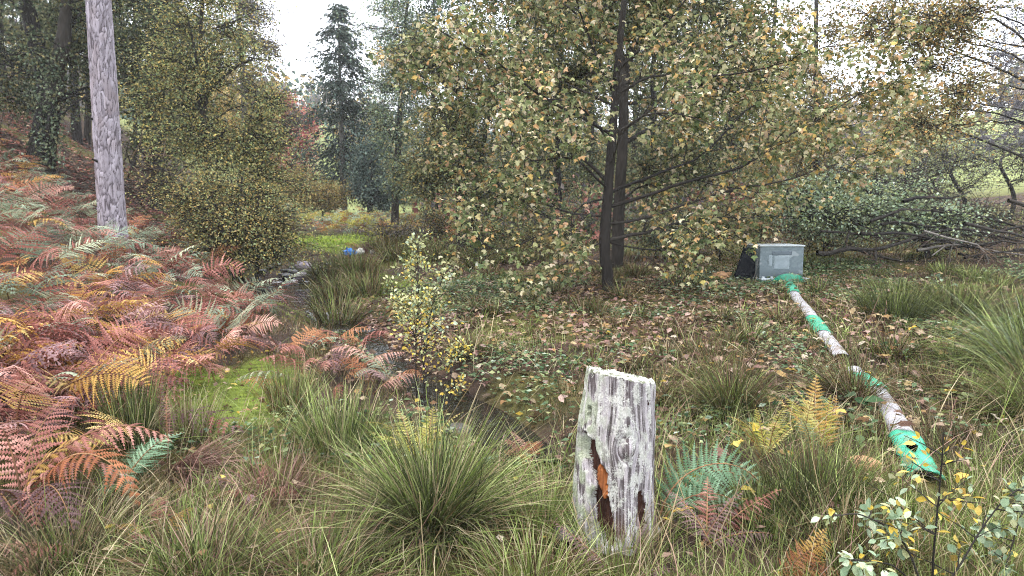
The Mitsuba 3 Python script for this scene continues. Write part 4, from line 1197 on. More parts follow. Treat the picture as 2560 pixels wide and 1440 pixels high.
fern(t, 11, 1760, 1370, 3.05, [(.2, .5, .8, .25, .24, 1.3, 'bracken_rust', None, .3), (.6, .42, .9, .2, .24, 1.3, 'bracken_purple', None, 0), (-.2, .4, .7, -.2, .25, 1.4, 'bracken_purple', None, .2), (2.2, .4, 1.0, .1, .25, 1.4, 'bracken_purple', None, 0), (1.3, .4, 1.2, .2, .25, 1.3, 'bracken_rust', None, 0)], 'dry_leaf')
t = thing('bracken_plant', 'dark purple-brown bracken in front of the foot of the stump', 'bracken')
fern(t, 12, 1560, 1440, 2.85, [(2.5, .42, .6, .3, .22, 1.4, 'bracken_purple', None, 0), (3.2, .36, .4, -.2, .26, 1.3, 'bracken_purple', None, .3), (.3, .34, .5, -.4, .26, 1.3, 'bracken_purple', None, 0), (-1.2, .3, .6, -.3, .3, 1.2, 'bracken_rust', None, 0)], 'dry_leaf')
t = thing('bracken_plant', 'small rust-orange bracken left of the stump above the pool', 'bracken')
fern(t, 13, 1330, 1110, 4.45, fan_specs(rng, 6, .32, (.8, 1.4), (-.9, .2), .3, 1.2, [('bracken_orange', 2), ('bracken_rust', 2)]), 'dry_leaf')
t = thing('bracken_plant', 'low purple-brown dead bracken in the bottom left corner', 'bracken')
fern(t, 15, 210, 1400, 3.0, fan_specs(rng, 5, .36, (.5, 1.2), (-1.1, -.2), .28, 1.3, [('bracken_purple', 2), ('bracken_rust', 2)]), 'dry_leaf')
t = thing('bracken_plant', 'rust bracken scrap between the big tussock and the pool', 'bracken')
fern(t, 16, 1240, 1090, 4.4, fan_specs(rng, 4, .3, (.6, 1.2), (-1.0, 0), .3, 1.2, [('bracken_orange', 1), ('bracken_rust', 2)]), 'dry_leaf')
t = thing('bracken_plant', 'shrivelled brown bracken half hidden in grass left of the big tussock', 'bracken')
fern(t, 17, 640, 1240, 3.7, fan_specs(rng, 5, .34, (.5, 1.1), (-1.0, 0), .28, 1.3, [('bracken_purple', 2), ('bracken_rust', 1)]), 'dry_leaf')
t = thing('bracken_plant', 'orange and green bracken frond beside the small birch', 'bracken')
fern(t, 14, 985, 930, 5.9, [(-.6, .5, 1.4, -1.3, .22, 1.2, 'bracken_orange', None, 0), (2.8, .55, 1.2, -.2, .28, .7, 'bracken_green', None, 0), (-2.2, .55, 1.2, -.6, .3, .8, 'bracken_green', None, 0)], 'dry_leaf')

# centre line of the pipe on the slope
cl_px = [(1972, 716), (1985, 742), (2003, 768), (2030, 802), (2055, 836), (2078, 868), (2098, 895), (2130, 930), (2170, 968), (2205, 1010), (2232, 1055), (2255, 1100), (2280, 1145), (2312, 1205), (2340, 1265)]
cl = np.array([ground(*q) for q in cl_px])
CL = curve(cl, 240)
CL[:, 2] = H(CL[:, 0], CL[:, 1]) + .025
for _ in range(30):
    CL[1:-1, 2] = (CL[:-2, 2] + 2 * CL[1:-1, 2] + CL[2:, 2]) / 4
CP = np.array([to_px(q)[1] for q in CL])


# ------------------------------------------------------------------ grass
scene['grass_blade'] = {'type': 'principledthin', 'base_color': mikit.proc(leaf_colour), 'roughness': .4, 'diff_trans': .35, 'eta': 1.45}


def tussock(label, seed, px, py, y, sets, group=None, name='grass_tussock'):
    """sets: (part, n, R, L, lean, width, palettes, bias, droop)."""
    t = thing(name, label, 'grass', group)
    rng = np.random.default_rng(seed)
    b = ground(px, py) if y is None else W(px, py, y)
    b[2] = H(b[0], b[1])
    for (nm, n, R, L, lean, w, pal, bias, droop) in sets:
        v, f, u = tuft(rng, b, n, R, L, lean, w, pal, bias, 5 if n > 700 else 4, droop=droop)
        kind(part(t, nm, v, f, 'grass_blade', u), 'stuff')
    return b


G = lambda *a: list(a)
tussock('big arching green tussock in the centre foreground', 1, 1085, 1310, 3.4, [
    ('green_blades', 1150, .16, .68, (.06, 1.25), .0062, [('grass_green', 4), ('grass_dark', 6)], None, .9),
    ('dry_blades', 420, .2, .72, (.5, 1.45), .006, [('grass_straw', 5), ('grass_brown', 1)], None, .9),
    ('flower_stems', 46, .14, .85, (.1, .8), .004, [('grass_straw', 5), ('grass_green', 1)], (1.2, .4), .25)])
tussock('upright dark green rush clump left of the moss patch', 2, 335, 1110, None, [('green_blades', 520, .13, .5, (.02, .25), .005, [('grass_dark', 4), ('grass_green', 2)], None, .25), ('dry_blades', 110, .13, .45, (.1, .7), .005, [('grass_straw', 1)], None, .5)])
tussock('pale rush clump standing in the middle of the left grass', 3, 465, 1110, 4.4, [('green_blades', 330, .16, .42, (.05, .5), .005, [('grass_green', 3), ('grass_straw', 3), ('grass_brown', 1)], None, .4)])
tussock('pinkish dead tussock combed over to the right', 4, 440, 1165, 4.0, [('dry_blades', 620, .1, .42, (.7, 1.45), .005, [('grass_pink', 4), ('grass_brown', 1)], (-.1, 2.2), .5)])
tussock('orange-brown and green tussock right of the moss patch', 5, 725, 1030, None, [('green_blades', 420, .13, .4, (.03, .5), .005, [('grass_green', 3), ('grass_dark', 1), ('grass_brown', 2)], None, .4), ('dry_blades', 150, .14, .36, (.1, .8), .005, [('grass_straw', 1), ('stalk', 1)], None, .5)])
tussock('tall green rush clump behind the big tussock on its left', 6, 850, 1110, 4.3, [('green_blades', 620, .2, .5, (.04, .55), .005, [('grass_green', 4), ('grass_dark', 3), ('grass_straw', 1)], None, .5)])
tussock('dull pink and brown dead tussock left of the big tussock', 7, 690, 1235, 3.7, [('dry_blades', 520, .16, .36, (.3, 1.4), .005, [('grass_pink', 3), ('grass_brown', 3), ('grass_straw', 1)], None, .9)])
tussock('brown and olive tussock leaning over the pale pipe', 8, 2130, 1000, 5.05, [('green_blades', 620, .12, .5, (.2, 1.2), .005, [('grass_brown', 3), ('grass_dark', 3), ('grass_green', 1)], (3.0, .7), .8), ('dry_blades', 420, .12, .5, (.6, 1.5), .005, [('grass_pink', 3), ('grass_brown', 2)], (3.4, .8), 1.0)])
tussock('olive tussock with drooping blades between the stump and the fern', 9, 1830, 1060, 4.8, [('green_blades', 900, .16, .52, (.1, 1.15), .005, [('grass_dark', 3), ('grass_green', 2), ('grass_brown', 3)], None, 1.0)])
tussock('grey-green tussock spilling in at the right edge, upper of two', 10, 2590, 930, 5.6, [('green_blades', 1300, .26, .95, (.1, 1.2), .006, [('grass_green', 3), ('grass_dark', 3), ('hazel', 1)], (2.9, .3), 1.1)])
tussock('grey-green tussock spilling in at the right edge, lower of two', 11, 2620, 1075, 4.6, [('green_blades', 1000, .2, .75, (.1, 1.25), .005, [('grass_green', 3), ('grass_dark', 2), ('grass_brown', 2)], (2.9, .4), 1.1)])
tussock('dark rush clump on the right slope, left of two', 12, 2235, 800, None, [('green_blades', 720, .3, .55, (.04, .8), .007, [('grass_dark', 5), ('grass_green', 1)], None, .6)])
tussock('dark rush clump on the right slope, right of two', 13, 2385, 790, None, [('green_blades', 820, .34, .6, (.04, .9), .007, [('grass_dark', 4), ('grass_green', 2), ('grass_brown', 1)], None, .8)])
tussock('dark green grass clump right of the stump, nearer the bracken', 14, 1900, 1340, 3.25, [('green_blades', 700, .2, .26, (.05, .7), .0045, [('grass_dark', 4), ('grass_green', 2)], None, .6)])
tussock('dark green grass clump right of the stump, below the ferns', 15, 2040, 1310, 3.35, [('green_blades', 800, .26, .36, (.05, .7), .0045, [('grass_dark', 4), ('grass_green', 1), ('grass_brown', 1)], None, .6)])
tussock('straw-tipped tussock in the bottom left corner', 16, 180, 1440, 2.95, [('green_blades', 300, .2, .4, (.1, 1.0), .0045, [('grass_dark', 4), ('grass_green', 2)], (.1, .5), .6), ('dry_blades', 330, .22, .44, (.3, 1.2), .0045, [('grass_straw', 1)], (.1, .7), .6)])
tussock('green and straw tussock at the bottom edge left of centre', 17, 520, 1460, 2.85, [('green_blades', 330, .22, .36, (.1, 1.2), .0045, [('grass_green', 3), ('grass_dark', 3)], (.2, .4), .8), ('dry_blades', 380, .24, .42, (.5, 1.45), .0045, [('grass_straw', 2), ('grass_pink', 2), ('grass_brown', 2)], (.3, .6), .6)])
tussock('long-bladed tussock at the bottom edge below the big tussock', 18, 800, 1450, 2.85, [('green_blades', 380, .2, .42, (.2, 1.3), .0045, [('grass_green', 3), ('grass_dark', 3), ('grass_straw', 1)], (.2, .4), .8), ('dry_blades', 300, .22, .36, (.5, 1.45), .0045, [('grass_pink', 2), ('grass_brown', 3), ('grass_straw', 1)], (.2, .4), .7)])
tussock('green and brown tussock between the big tussock and the stump', 19, 1360, 1300, 3.4, [('green_blades', 480, .2, .34, (.1, 1.1), .0045, [('grass_green', 3), ('grass_dark', 1)], None, .8), ('dry_blades', 240, .2, .34, (.5, 1.4), .0045, [('grass_straw', 2), ('grass_brown', 3)], None, .8)])
tussock('thin green grass growing round the foot of the stump', 20, 1530, 1380, 3.05, [('green_blades', 330, .22, .3, (.05, .8), .004, [('grass_green', 3), ('grass_straw', 2)], None, .5)])
tussock('brown-green tussock in front of the stump at the bottom edge', 21, 1330, 1470, 2.85, [('green_blades', 420, .2, .34, (.1, 1.2), .0045, [('grass_green', 3), ('grass_brown', 2), ('grass_straw', 1)], None, .8)])
tussock('grass tuft at the bottom edge between the orange frond and the sapling', 22, 2120, 1430, 2.85, [('green_blades', 460, .22, .32, (.1, 1.1), .0045, [('grass_dark', 3), ('grass_brown', 3), ('grass_straw', 1)], None, .8)])
tussock('dusky red tussock hanging over the far bank of the brook', 23, 925, 622, 18.5, [('dry_blades', 420, .28, .6, (.3, 1.4), .012, [('bracken_purple', 3), ('grass_pink', 2)], None, 1.0)])
far_t = [(835, 745, 12.0), (880, 745, 11.8), (815, 700, 14.2), (870, 690, 14.4), (905, 700, 13.6), (960, 625, 18), (1000, 620, 18.5), (1060, 625, 17), (990, 650, 16), (870, 615, 20), (1100, 640, 15.5), (930, 760, 11.2), (1200, 640, 14.5), (1290, 630, 15), (840, 800, 10)]
rng = np.random.default_rng(4)
for i, (px, py, y) in enumerate(sorted(far_t)):
    tussock(f'{ORD[i]} brown-olive rush tussock from the left in the middle distance', 200 + i, px, py, y, [('green_blades', 360, .3, rng.uniform(.45, .7), (.05, .9), .012, [('grass_brown', 3), ('grass_dark', 3), ('grass_green', 2), ('grass_straw', 1)], None, .7)], 'rush tussocks in the middle distance')
n_t = 0
while n_t < 120:
    y = 4.6 + 9 * rng.random()
    x = rng.uniform(-.6, .78 * y)
    if channel(x, y) > .25 or np.min((x - CL[:, 0]) ** 2 + (y - CL[:, 1]) ** 2) < .33 ** 2:
        continue
    s = rng.uniform(.6, 1.3)
    dark = x > 3.2 + .1 * y
    t = thing('grass_tuft', 'dark olive grass tuft on the right-hand slope' if dark else 'small brown-olive grass tuft among fallen leaves under the sycamore', 'grass', 'dark grass tufts on the right slope' if dark else 'grass tufts under the sycamore')
    b = on(x, y)
    v, f, u = tuft(rng, b, int(170 * s), .13 * s, .27 * s, (.1, 1.1), .004 + .0006 * y, [('grass_dark', 4), ('grass_green', 3), ('grass_brown', 1)] if dark else [('grass_brown', 4), ('grass_dark', 3), ('grass_straw', 1), ('grass_green', 1)], None, 4, droop=.9)
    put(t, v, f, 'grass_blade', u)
    n_t += 1


def off_pipe(x, y):
    return np.min((np.asarray(x)[..., None] - CL[::4, 0]) ** 2 + (np.asarray(y)[..., None] - CL[::4, 1]) ** 2, -1) > .12 ** 2


def scatter(rng, n, x0, x1, y0, y1, keep):
    x, y = rng.uniform(x0, x1, n), rng.uniform(y0, y1, n)
    ok = (np.abs(x) < .8 * y + .6) & (rng.random(n) < keep(x, y))
    x, y = x[ok], y[ok]
    return np.stack([x, y, H(x, y) - .01], 1)


# short grass everywhere: one mass
gb = Bag()
rng = np.random.default_rng(41)
for (n, y0, y1, L, w) in ((30000, 2.0, 4.6, .17, .0042), (24000, 4.6, 8, .15, .0065), (16000, 8, 14, .17, .012), (15000, 14, 26, .26, .022)):
    P = scatter(rng, n * 2, -.82 * y1, .82 * y1, y0, y1, lambda x, y: (1 - .7 * np.exp(-((x - 1.9) / 2.4) ** 2 - ((y - 8.8) / 3.0) ** 2)) * np.clip(.15 + 1.3 * (nz(x, y, 1.6, 11) - .25), .05, 1) * (channel(x, y) < .3) * (bank_x(y) - x < .5) * off_pipe(x, y) * (1 - .93 * smooth(.15, .5, moss_amount(x, y))))
    m = len(P)
    zonev = nz(P[:, 0], P[:, 1], .8, 12) + .25 * (P[:, 1] < 4.6)
    pal = np.where(rng.random(m) < .22, 'grass_straw', np.where(zonev > .62, 'grass_green', np.where(rng.random(m) < .45, 'grass_dark', 'grass_brown')))
    u = np.stack([np.array([PAL[q] for q in pal]) + rng.random(m) * (NPAL - 1), rng.uniform(.75, 1.25, m)], 1)
    l0 = np.abs(rng.normal(.35, .35, m))
    gb.add(*blades(rng, P, rng.random(m) * 6.283, L * rng.uniform(.4, 1.3, m), l0, l0 + rng.uniform(.1, 1.1, m), w * rng.uniform(.6, 1.3, m), u, 3))
P = scatter(rng, 30000, -5, 7, 2.2, 8.5, lambda x, y: (.03 + .22 * (y < 4.8)) * (channel(x, y) < .3) * (bank_x(y) - x < .4) * off_pipe(x, y) * (moss_amount(x, y) < .5))
m = len(P)
l0 = rng.uniform(.3, 1.35, m)
gb.add(*blades(rng, P, rng.normal(.3, 1.5, m), rng.uniform(.2, .55, m), l0, l0 + rng.uniform(0, .7, m), rng.uniform(.003, .0055, m) * (.6 + .13 * P[:, 1]), uvs(rng, [('grass_straw', 6), ('grass_green', 3), ('grass_pink', 2)], m, .3, 1, bright=(.9, 1.4)), 4))
k = rng.integers(0, len(CL), 1900)
d = np.gradient(CL[:, :2], axis=0)
d /= np.linalg.norm(d, axis=1, keepdims=True)
sg = rng.choice([-1, 1], len(k))
o = sg * rng.uniform(.075, .19, len(k))
x, y = CL[k, 0] - d[k, 1] * o, CL[k, 1] + d[k, 0] * o
P = np.stack([x, y, H(x, y) - .01], 1)
m = len(P)
l0 = rng.uniform(.05, .8, m)
gb.add(*blades(rng, P, np.arctan2(d[k, 0] * -sg, -d[k, 1] * -sg) + rng.normal(0, 1.1, m), rng.uniform(.08, .26, m), l0, l0 + rng.uniform(.2, 1.1, m), rng.uniform(.003, .005, m) * (.6 + .13 * y), uvs(rng, [('grass_dark', 3), ('grass_green', 2), ('grass_brown', 3), ('grass_straw', 2)], m), 4))
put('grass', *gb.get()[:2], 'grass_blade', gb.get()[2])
labels['grass'] = {'kind': 'stuff', 'label': 'short mixed green and straw grass covering the ground', 'category': 'grass'}
mb = Bag()
for (n, y0, y1, L, w) in ((40000, 2.6, 7, .022, .005), (30000, 7, 14, .04, .012), (16000, 19, 27, .12, .03)):
    P = scatter(rng, n * 5, -.82 * y1, .82 * y1, y0, y1, lambda x, y: np.clip(moss_amount(x, y) * 1.4 - .2, 0, 1) * (channel(x, y) < .5))[:n]
    m = len(P)
    gain = 1.5 if y0 > 15 else 1.0
    mb.add(*blades(rng, P, rng.random(m) * 6.283, L * rng.uniform(.5, 1.4, m), np.abs(rng.normal(.3, .4, m)), rng.uniform(.5, 1.4, m), w * rng.uniform(.6, 1.3, m), uvs(rng, [('moss', 6), ('grass_green', 1)], m, bright=(.8 * gain, 1.2 * gain)), 2))
put('moss', *mb.get()[:2], 'grass_blade', mb.get()[2])
labels['moss'] = {'kind': 'stuff', 'label': 'bright yellow-green moss in patches by the brook and on the slope', 'category': 'moss'}


def lying(rng, P, size, pal, template, bright=(.75, 1.2)):
    m = len(P)
    a = rng.random(m) * 6.283
    return leafage(rng, P + [0, 0, .02], np.stack([np.cos(a), np.sin(a), rng.normal(.05, .25, m)], 1), rng.normal(0, .3, (m, 3)) + [0, 0, 1], size, template, uvs(rng, pal, m, bright=bright))


lb = Bag()
P = scatter(rng, 60000, -2, 11, 4.2, 17, lambda x, y: (off_pipe(x, y) | (rng.random(len(x)) < .25)) * np.exp(-((x - 2.3) / 3.6) ** 2 - ((y - 9.2) / 3.6) ** 2) * .8 * (channel(x, y) < .8) * (bank_x(y) - x < .2))
P[:, 2] += rng.random(len(P)) ** 2 * .09
lb.add(*lying(rng, P, rng.uniform(.035, .095, len(P)), [('litter', 7), ('litter_pink', 2), ('grass_brown', 2)], LEAF_LOBED))
P = scatter(rng, 9000, -3, 4, 2.6, 7, lambda x, y: .12 + 0 * x)
P[:, 2] += rng.random(len(P)) * .08
lb.add(*lying(rng, P, rng.uniform(.03, .07, len(P)), [('litter', 4), ('sapling_yellow', 1), ('grass_brown', 3)], LEAF_DIAMOND))
P = scatter(rng, 14000, -3.6, -.6, 7.2, 11.5, lambda x, y: .5 * np.exp(-((x - stream_x(y) - .35) / .42) ** 2))
lb.add(*lying(rng, P, rng.uniform(.05, .09, len(P)), [('litter_pink', 4), ('litter', 3)], LEAF_DIAMOND))
P = scatter(rng, 26000, -16, -4, 11, 24, lambda x, y: .5 * (bank_x(y) - x > 1.2))
lb.add(*lying(rng, P, rng.uniform(.09, .17, len(P)), [('bracken_rust', 5), ('litter', 2)], LEAF_DIAMOND))
hb = Bag()
P = scatter(rng, 60000, -2.2, 9, 4.0, 13, lambda x, y: (moss_amount(x, y) < .3) * smooth(.45, .68, nz(x, y, 1.1, 21)) * .8 * (channel(x, y) < .5) * (bank_x(y) - x < .1) * off_pipe(x, y))
P[:, 2] += .02 + rng.random(len(P)) * .1
hb.add(*lying(rng, P, rng.uniform(.022, .05, len(P)) * (1 + .05 * P[:, 1]), [('herb', 5), ('fresh_green', 4), ('hazel', 1)], LEAF_DIAMOND, (.8, 1.3)))
put('ground_plants', *hb.get()[:2], 'leaf', hb.get()[2])
labels['ground_plants'] = {'kind': 'stuff', 'label': 'small green leafy plants creeping through the grass', 'category': 'plants'}
put('fallen_leaves', *lb.get()[:2], 'dry_leaf', lb.get()[2])
labels['fallen_leaves'] = {'kind': 'stuff', 'label': 'tan, pink and yellow leaf litter over the ground', 'category': 'leaf litter'}
for i in range(110):
    y = rng.uniform(3.2, 8)
    x = rng.uniform(.1, .7) * y
    P = on(x, y, .05 + .05 * rng.random())[None]
    v, f, u = lying(rng, P, [rng.uniform(.05, .1)], [('litter', 5), ('sapling_yellow', 1)], LEAF_MAPLE, (1.0, 1.3))
    put(thing('fallen_leaf', 'single pale fallen leaf caught on the grass right of the brook', 'leaf', 'pale fallen leaves on the grass'), v, f, 'dry_leaf', u)

# low leafy plants
for i, (px, py, pal, n, s, lab) in enumerate([
    (2085, 1060, 'herb', 14, .11, 'dark green broad-leaved plant beside the brown tussock'), (2250, 890, 'herb', 26, .05, 'bushy mint-green plant right of the pale pipe'), (1550, 890, 'herb', 16, .07, 'green rosette just behind the stump top'),
    (960, 800, 'herb', 12, .08, 'bright green dock by the pink leaf litter'), (1330, 800, 'fresh_green', 18, .06, 'leafy bramble under the sycamore, left of its trunk'), (1500, 850, 'herb', 16, .06, 'leafy bramble on the slope above the stump'),
    (1650, 900, 'herb', 14, .05, 'small green plant right above the stump'), (1440, 800, 'fresh_green', 16, .06, 'small bramble below the sycamore trunk'), (2350, 720, 'hazel', 20, .08, 'pale leafy plant in the dark grass on the right'),
    (2470, 720, 'hazel', 16, .08, 'pale leafy plant near the right edge below the branches'), (2150, 1110, 'fresh_green', 12, .06, 'pale green leafy plant between fern and green sleeve'), (1850, 880, 'herb', 14, .05, 'small herb on the slope left of the pale pipe'),
    (2460, 900, 'fresh_green', 18, .06, 'leafy plant between the pipe and the right-hand tussocks'), (2400, 1010, 'fresh_green', 18, .06, 'leafy green plant right of the pipe'), (1180, 1100, 'fern_green', 16, .06, 'green leafy plant by the pool behind the big tussock'), (1120, 830, 'hazel', 14, .07, 'pale leafy bramble behind the small birch')]):
    t = thing('leafy_plant', lab, 'plant')
    b = ground(px, py)
    for j in range(n):
        a, e = rng.random() * 6.283, rng.uniform(.1, 1.0)
        P = b + np.array([math.cos(a), math.sin(a), 0]) * rng.uniform(.02, s * 2.6) + [0, 0, rng.uniform(.02, s * 2.4)]
        v, f, u = leafage(rng, P[None], np.array([[math.cos(a), math.sin(a), rng.normal(.1, .4)]]), rng.normal(0, .4, (1, 3)) + [0, 0, 1], [s * rng.uniform(.7, 1.3)], LEAF_OVAL, uvs(rng, pal, 1, bright=(.85, 1.3)))
        part(t, 'leaf', v, f, 'leaf', u)

# ------------------------------------------------------------------ saplings
def sapling(key, seed, stems, twigs, leaf, pals, per, template, split, r=.007, spread=.02, droop=.2):
    rng = np.random.default_rng(seed)
    tw = []
    for path, ntw, l in stems:
        b = Bag()
        p, rr = limb(b, rng, path, r, .002, 'bark_dark', 6, 30, wob=.04)
        for _ in range(ntw):
            k = rng.integers(6, 29)
            d = unit(p[min(k + 1, 29)] - p[k - 1])
            a = rng.random() * 6.283
            o = unit(np.array([math.cos(a), math.sin(a), 0]) * 1.0 + d * twigs)
            ll = l * rng.uniform(.5, 1.2) * (1.15 - k / 34)
            q, _ = limb(b, rng, [p[k], p[k] + o * ll * .5, p[k] + o * ll + [0, 0, -.06 * ll]], .003, .0012, 'bark_dark', 4, 7, wob=.08)
            tw.append(q)
        part(key, 'stem', *b.get()[:2], 'bark', b.get()[2], True)
    tw = np.array(tw)
    P, ax, no, sz, u = twig_leaves(rng, tw, per, leaf, spread, droop, 'litter', template, bright=(.85, 1.2))
    return rng, P, ax, no, sz, u


def leaf_parts(key, rng, P, ax, no, sz, u, template, most=300, bsdf='leaf'):
    order = np.argsort(np.linalg.norm(P - EYE, axis=1))
    for i in order[:most]:
        v, f, uu = leafage(rng, P[i:i + 1], ax[i:i + 1], no[i:i + 1], sz[i:i + 1], template, u[i:i + 1])
        part(key, 'leaf', v, f, bsdf, uu)
    if len(order) > most:
        i = order[most:]
        v, f, uu = leafage(rng, P[i], ax[i], no[i], sz[i], template, u[i])
        kind(part(key, 'foliage', v, f, bsdf, uu), 'stuff')


def pick(rng, n, names, w):
    k = rng.choice(len(names), n, p=np.asarray(w) / np.sum(w))
    return np.array([PAL[q] for q in names])[k] + rng.random(n) * (NPAL - 1)


t = thing('birch_sapling', 'slender birch sapling with small yellow and pale green leaves beside the brook', 'sapling')
yb = 5.65
f1, f2, f3 = foot_of(1040, 960, yb, .03), foot_of(1058, 960, yb - .1, .03), foot_of(1120, 960, yb - .1, .03)
rng, P, ax, no, sz, u = sapling(t, 51, [([f1, W(1040, 850, yb), W(1046, 740, yb), W(1042, 600, yb)], 58, .44), ([f2, W(1062, 860, yb), W(1085, 760, yb), W(1110, 680, yb)], 36, .38), ([f2, W(1056, 900, yb), W(1020, 800, yb), W(975, 700, yb + .1)], 26, .36), ([f3, W(1130, 930, yb), W(1160, 860, yb)], 20, .3)],
                                .9, .029, None, 12, LEAF_OVAL, 300)
low = np.clip((W(1040, 720, yb)[2] - P[:, 2]) / .5, 0, 1)
u[:, 0] = np.where(rng.random(len(P)) < .2 + .55 * low, pick(rng, len(P), ['sapling_yellow', 'sapling_pale'], [2, 1]), pick(rng, len(P), ['sapling_pale', 'hazel'], [4, 1]))
u[:, 1] *= 1.25
leaf_parts(t, rng, P, ax, no, sz, u, LEAF_OVAL)
t = thing('birch_sapling', 'leafy sapling with mint-green and yellow leaves in the bottom right corner', 'sapling')
ys = 2.45
fs = W(2325, 1520, ys)
fs[2] = H(fs[0], fs[1]) - .02
f5 = W(2500, 1520, ys + .15)
f5[2] = H(f5[0], f5[1]) - .02
rng, P, ax, no, sz, u = sapling(t, 52, [([fs, W(2335, 1360, ys), W(2350, 1200, ys), W(2358, 1080, ys)], 12, .34), ([fs, W(2260, 1360, ys), W(2160, 1290, ys), W(2080, 1290, ys)], 10, .16), ([fs, W(2420, 1380, ys + .05), W(2500, 1260, ys + .1), W(2590, 1200, ys + .15)], 14, .24),
                                        ([f5, W(2520, 1400, ys + .15), W(2560, 1260, ys + .15)], 12, .25), ([fs, W(2240, 1420, ys - .1), W(2130, 1400, ys - .15)], 9, .15)], .35, .036, None, 8, LEAF_OVAL, 300, r=.005, spread=.012, droop=.25)
cx = np.abs(to_px(P.T if False else P[0])[0]) * 0 + np.array([to_px(q)[0] for q in P])
yel = np.exp(-((cx - 2340) / 80) ** 2) * .85 + .08
u[:, 0] = np.where(rng.random(len(P)) < yel, pick(rng, len(P), ['sapling_yellow'], [1]), pick(rng, len(P), ['sapling_mint', 'sapling_pale'], [3, 1]))
leaf_parts(t, rng, P, ax, no, sz, u, LEAF_OVAL)

# ------------------------------------------------------------------ dry stalks
rng = np.random.default_rng(61)
for lab, pts, r in [('white dry grass stalk rising from the bottom edge through the big tussock', [(1066, 1470, 2.75), (1055, 1340, 2.9), (1049, 1230, 3.05)], .0026),
                    ('long straw stalk leaning right behind the big tussock', [(1105, 1075, 4.0), (1165, 980, 4.05), (1225, 893, 4.1)], .0035), ('straw stalk leaning right above the pool', [(1180, 1120, 3.8), (1235, 1020, 3.85), (1286, 930, 3.9)], .003),
                    ('straw stalk crossing over the pool', [(1230, 1130, 3.6), (1310, 1070, 3.6), (1370, 1020, 3.65)], .003), ('yellow straw stalk beside the stump, upper of three', [(1632, 1255, 3.25), (1690, 1275, 3.1), (1745, 1310, 2.95)], .0026),
                    ('yellow straw stalk beside the stump, middle of three', [(1640, 1290, 3.2), (1720, 1330, 3.0), (1790, 1380, 2.85)], .0026), ('yellow straw stalk beside the stump, lowest of three', [(1650, 1250, 3.2), (1760, 1310, 2.95), (1900, 1395, 2.7)], .0026),
                    ('short reddish stalk standing right of the stump', [(1800, 1330, 3.0), (1830, 1260, 3.05), (1852, 1190, 3.1)], .003)]:
    b = Bag()
    limb(b, rng, [W(*q) for q in pts], r, r * .5, 'grass_straw', 5, 14, wob=.01)
    put(thing('dry_stalk', lab, 'stalk'), *b.get()[:2], 'grass_blade', b.get()[2], True)

# ------------------------------------------------------------------ stones
import trimesh


def rock_colour(p, n, uv):
    a = mikit.fbm(p.x * 18, p.y * 18, p.z * 18, 4)
    c = mikit.mix(srgb(38, 37, 35), srgb(98, 95, 94), a)
    return mikit.mix(c, mi.Color3f(srgb(92, 102, 58)), mikit.smoothstep(.4, .8, n.z) * mikit.smoothstep(.5, .65, mikit.fbm(p.x * 5, p.y * 5, p.z * 5 + 3, 2)) * .7)


scene['wet_rock'] = {'type': 'principled', 'base_color': mikit.proc(rock_colour), 'roughness': .45, 'specular': .5}
ICO = trimesh.creation.icosphere(subdivisions=2)
ICO1 = trimesh.creation.icosphere(subdivisions=2)


def stone(c, size, seed, ico=ICO, rough=.35):
    v = np.array(ico.vertices)
    v = v * (1 + rough * (meshkit.fbm(v * 1.4 + seed * 7.3, 3, seed)[:, None] - .5) * 2)
    v = np.sign(v) * np.abs(v) ** .85
    a = seed * 2.4
    v = v * size
    v = np.stack([v[:, 0] * math.cos(a) - v[:, 1] * math.sin(a), v[:, 0] * math.sin(a) + v[:, 1] * math.cos(a), v[:, 2]], 1)
    return v + c, np.array(ico.faces)


rng = np.random.default_rng(71)
for i in range(46):
    y = rng.uniform(12.4, 18)
    x = stream_x(y) + rng.normal(0, .42)
    s = rng.uniform(.05, .13)
    v, f = stone(on(x, y, .07), np.array([s * 1.5, s, s * .5]), i)
    put(thing('rock', 'wet dark stone in the riffle of the brook', 'rock', 'stones in the brook'), v, f, 'wet_rock', None, True)
for lab, px, py, y, s, k in [('pale lilac rock at the bend of the brook, upper of two', 757, 665, 15.4, (.2, .17, .12), 1), ('pale lilac rock at the bend of the brook, lower of two', 752, 690, 14.6, (.17, .15, .08), 2), ('flat grey-green boulder at the edge of the pool', 1190, 1068, 5.15, (.15, .12, .045), 3),
                             ('grey stone in the water behind the yellow fern', 1135, 1075, 4.9, (.13, .1, .05), 4), ('tan rounded stone beside the green sleeve', 2165, 1168, 3.75, (.085, .06, .04), 5), ('small pale stone at the left foot of the stump', 1415, 1335, 3.2, (.07, .06, .03), 6)]:
    p = W(px, py, y)
    v, f = stone(np.array([p[0], p[1], max(H(p[0], p[1]) + s[2] * .4, p[2])]) if y < 10 else p, np.array(s), k)
    t = thing('rock', lab, 'rock')
    if 'tan' in lab:
        scene['tan_rock'] = {'type': 'principled', 'base_color': mikit.proc(lambda p, n, uv: mikit.mix(srgb(120, 84, 60), srgb(206, 164, 122), mikit.fbm(p.x * 50, p.y * 50, p.z * 50))), 'roughness': .7}
    if 'lilac' in lab and 'lilac_rock' not in scene:
        scene['lilac_rock'] = {'type': 'principled', 'base_color': mikit.proc(lambda p, n, uv: mikit.mix(srgb(150, 136, 148), srgb(206, 192, 206), mikit.fbm(p.x * 12, p.y * 12, p.z * 12))), 'roughness': .5}
    put(t, v, f, 'tan_rock' if 'tan' in lab else 'lilac_rock' if 'lilac' in lab else 'wet_rock', None, True)

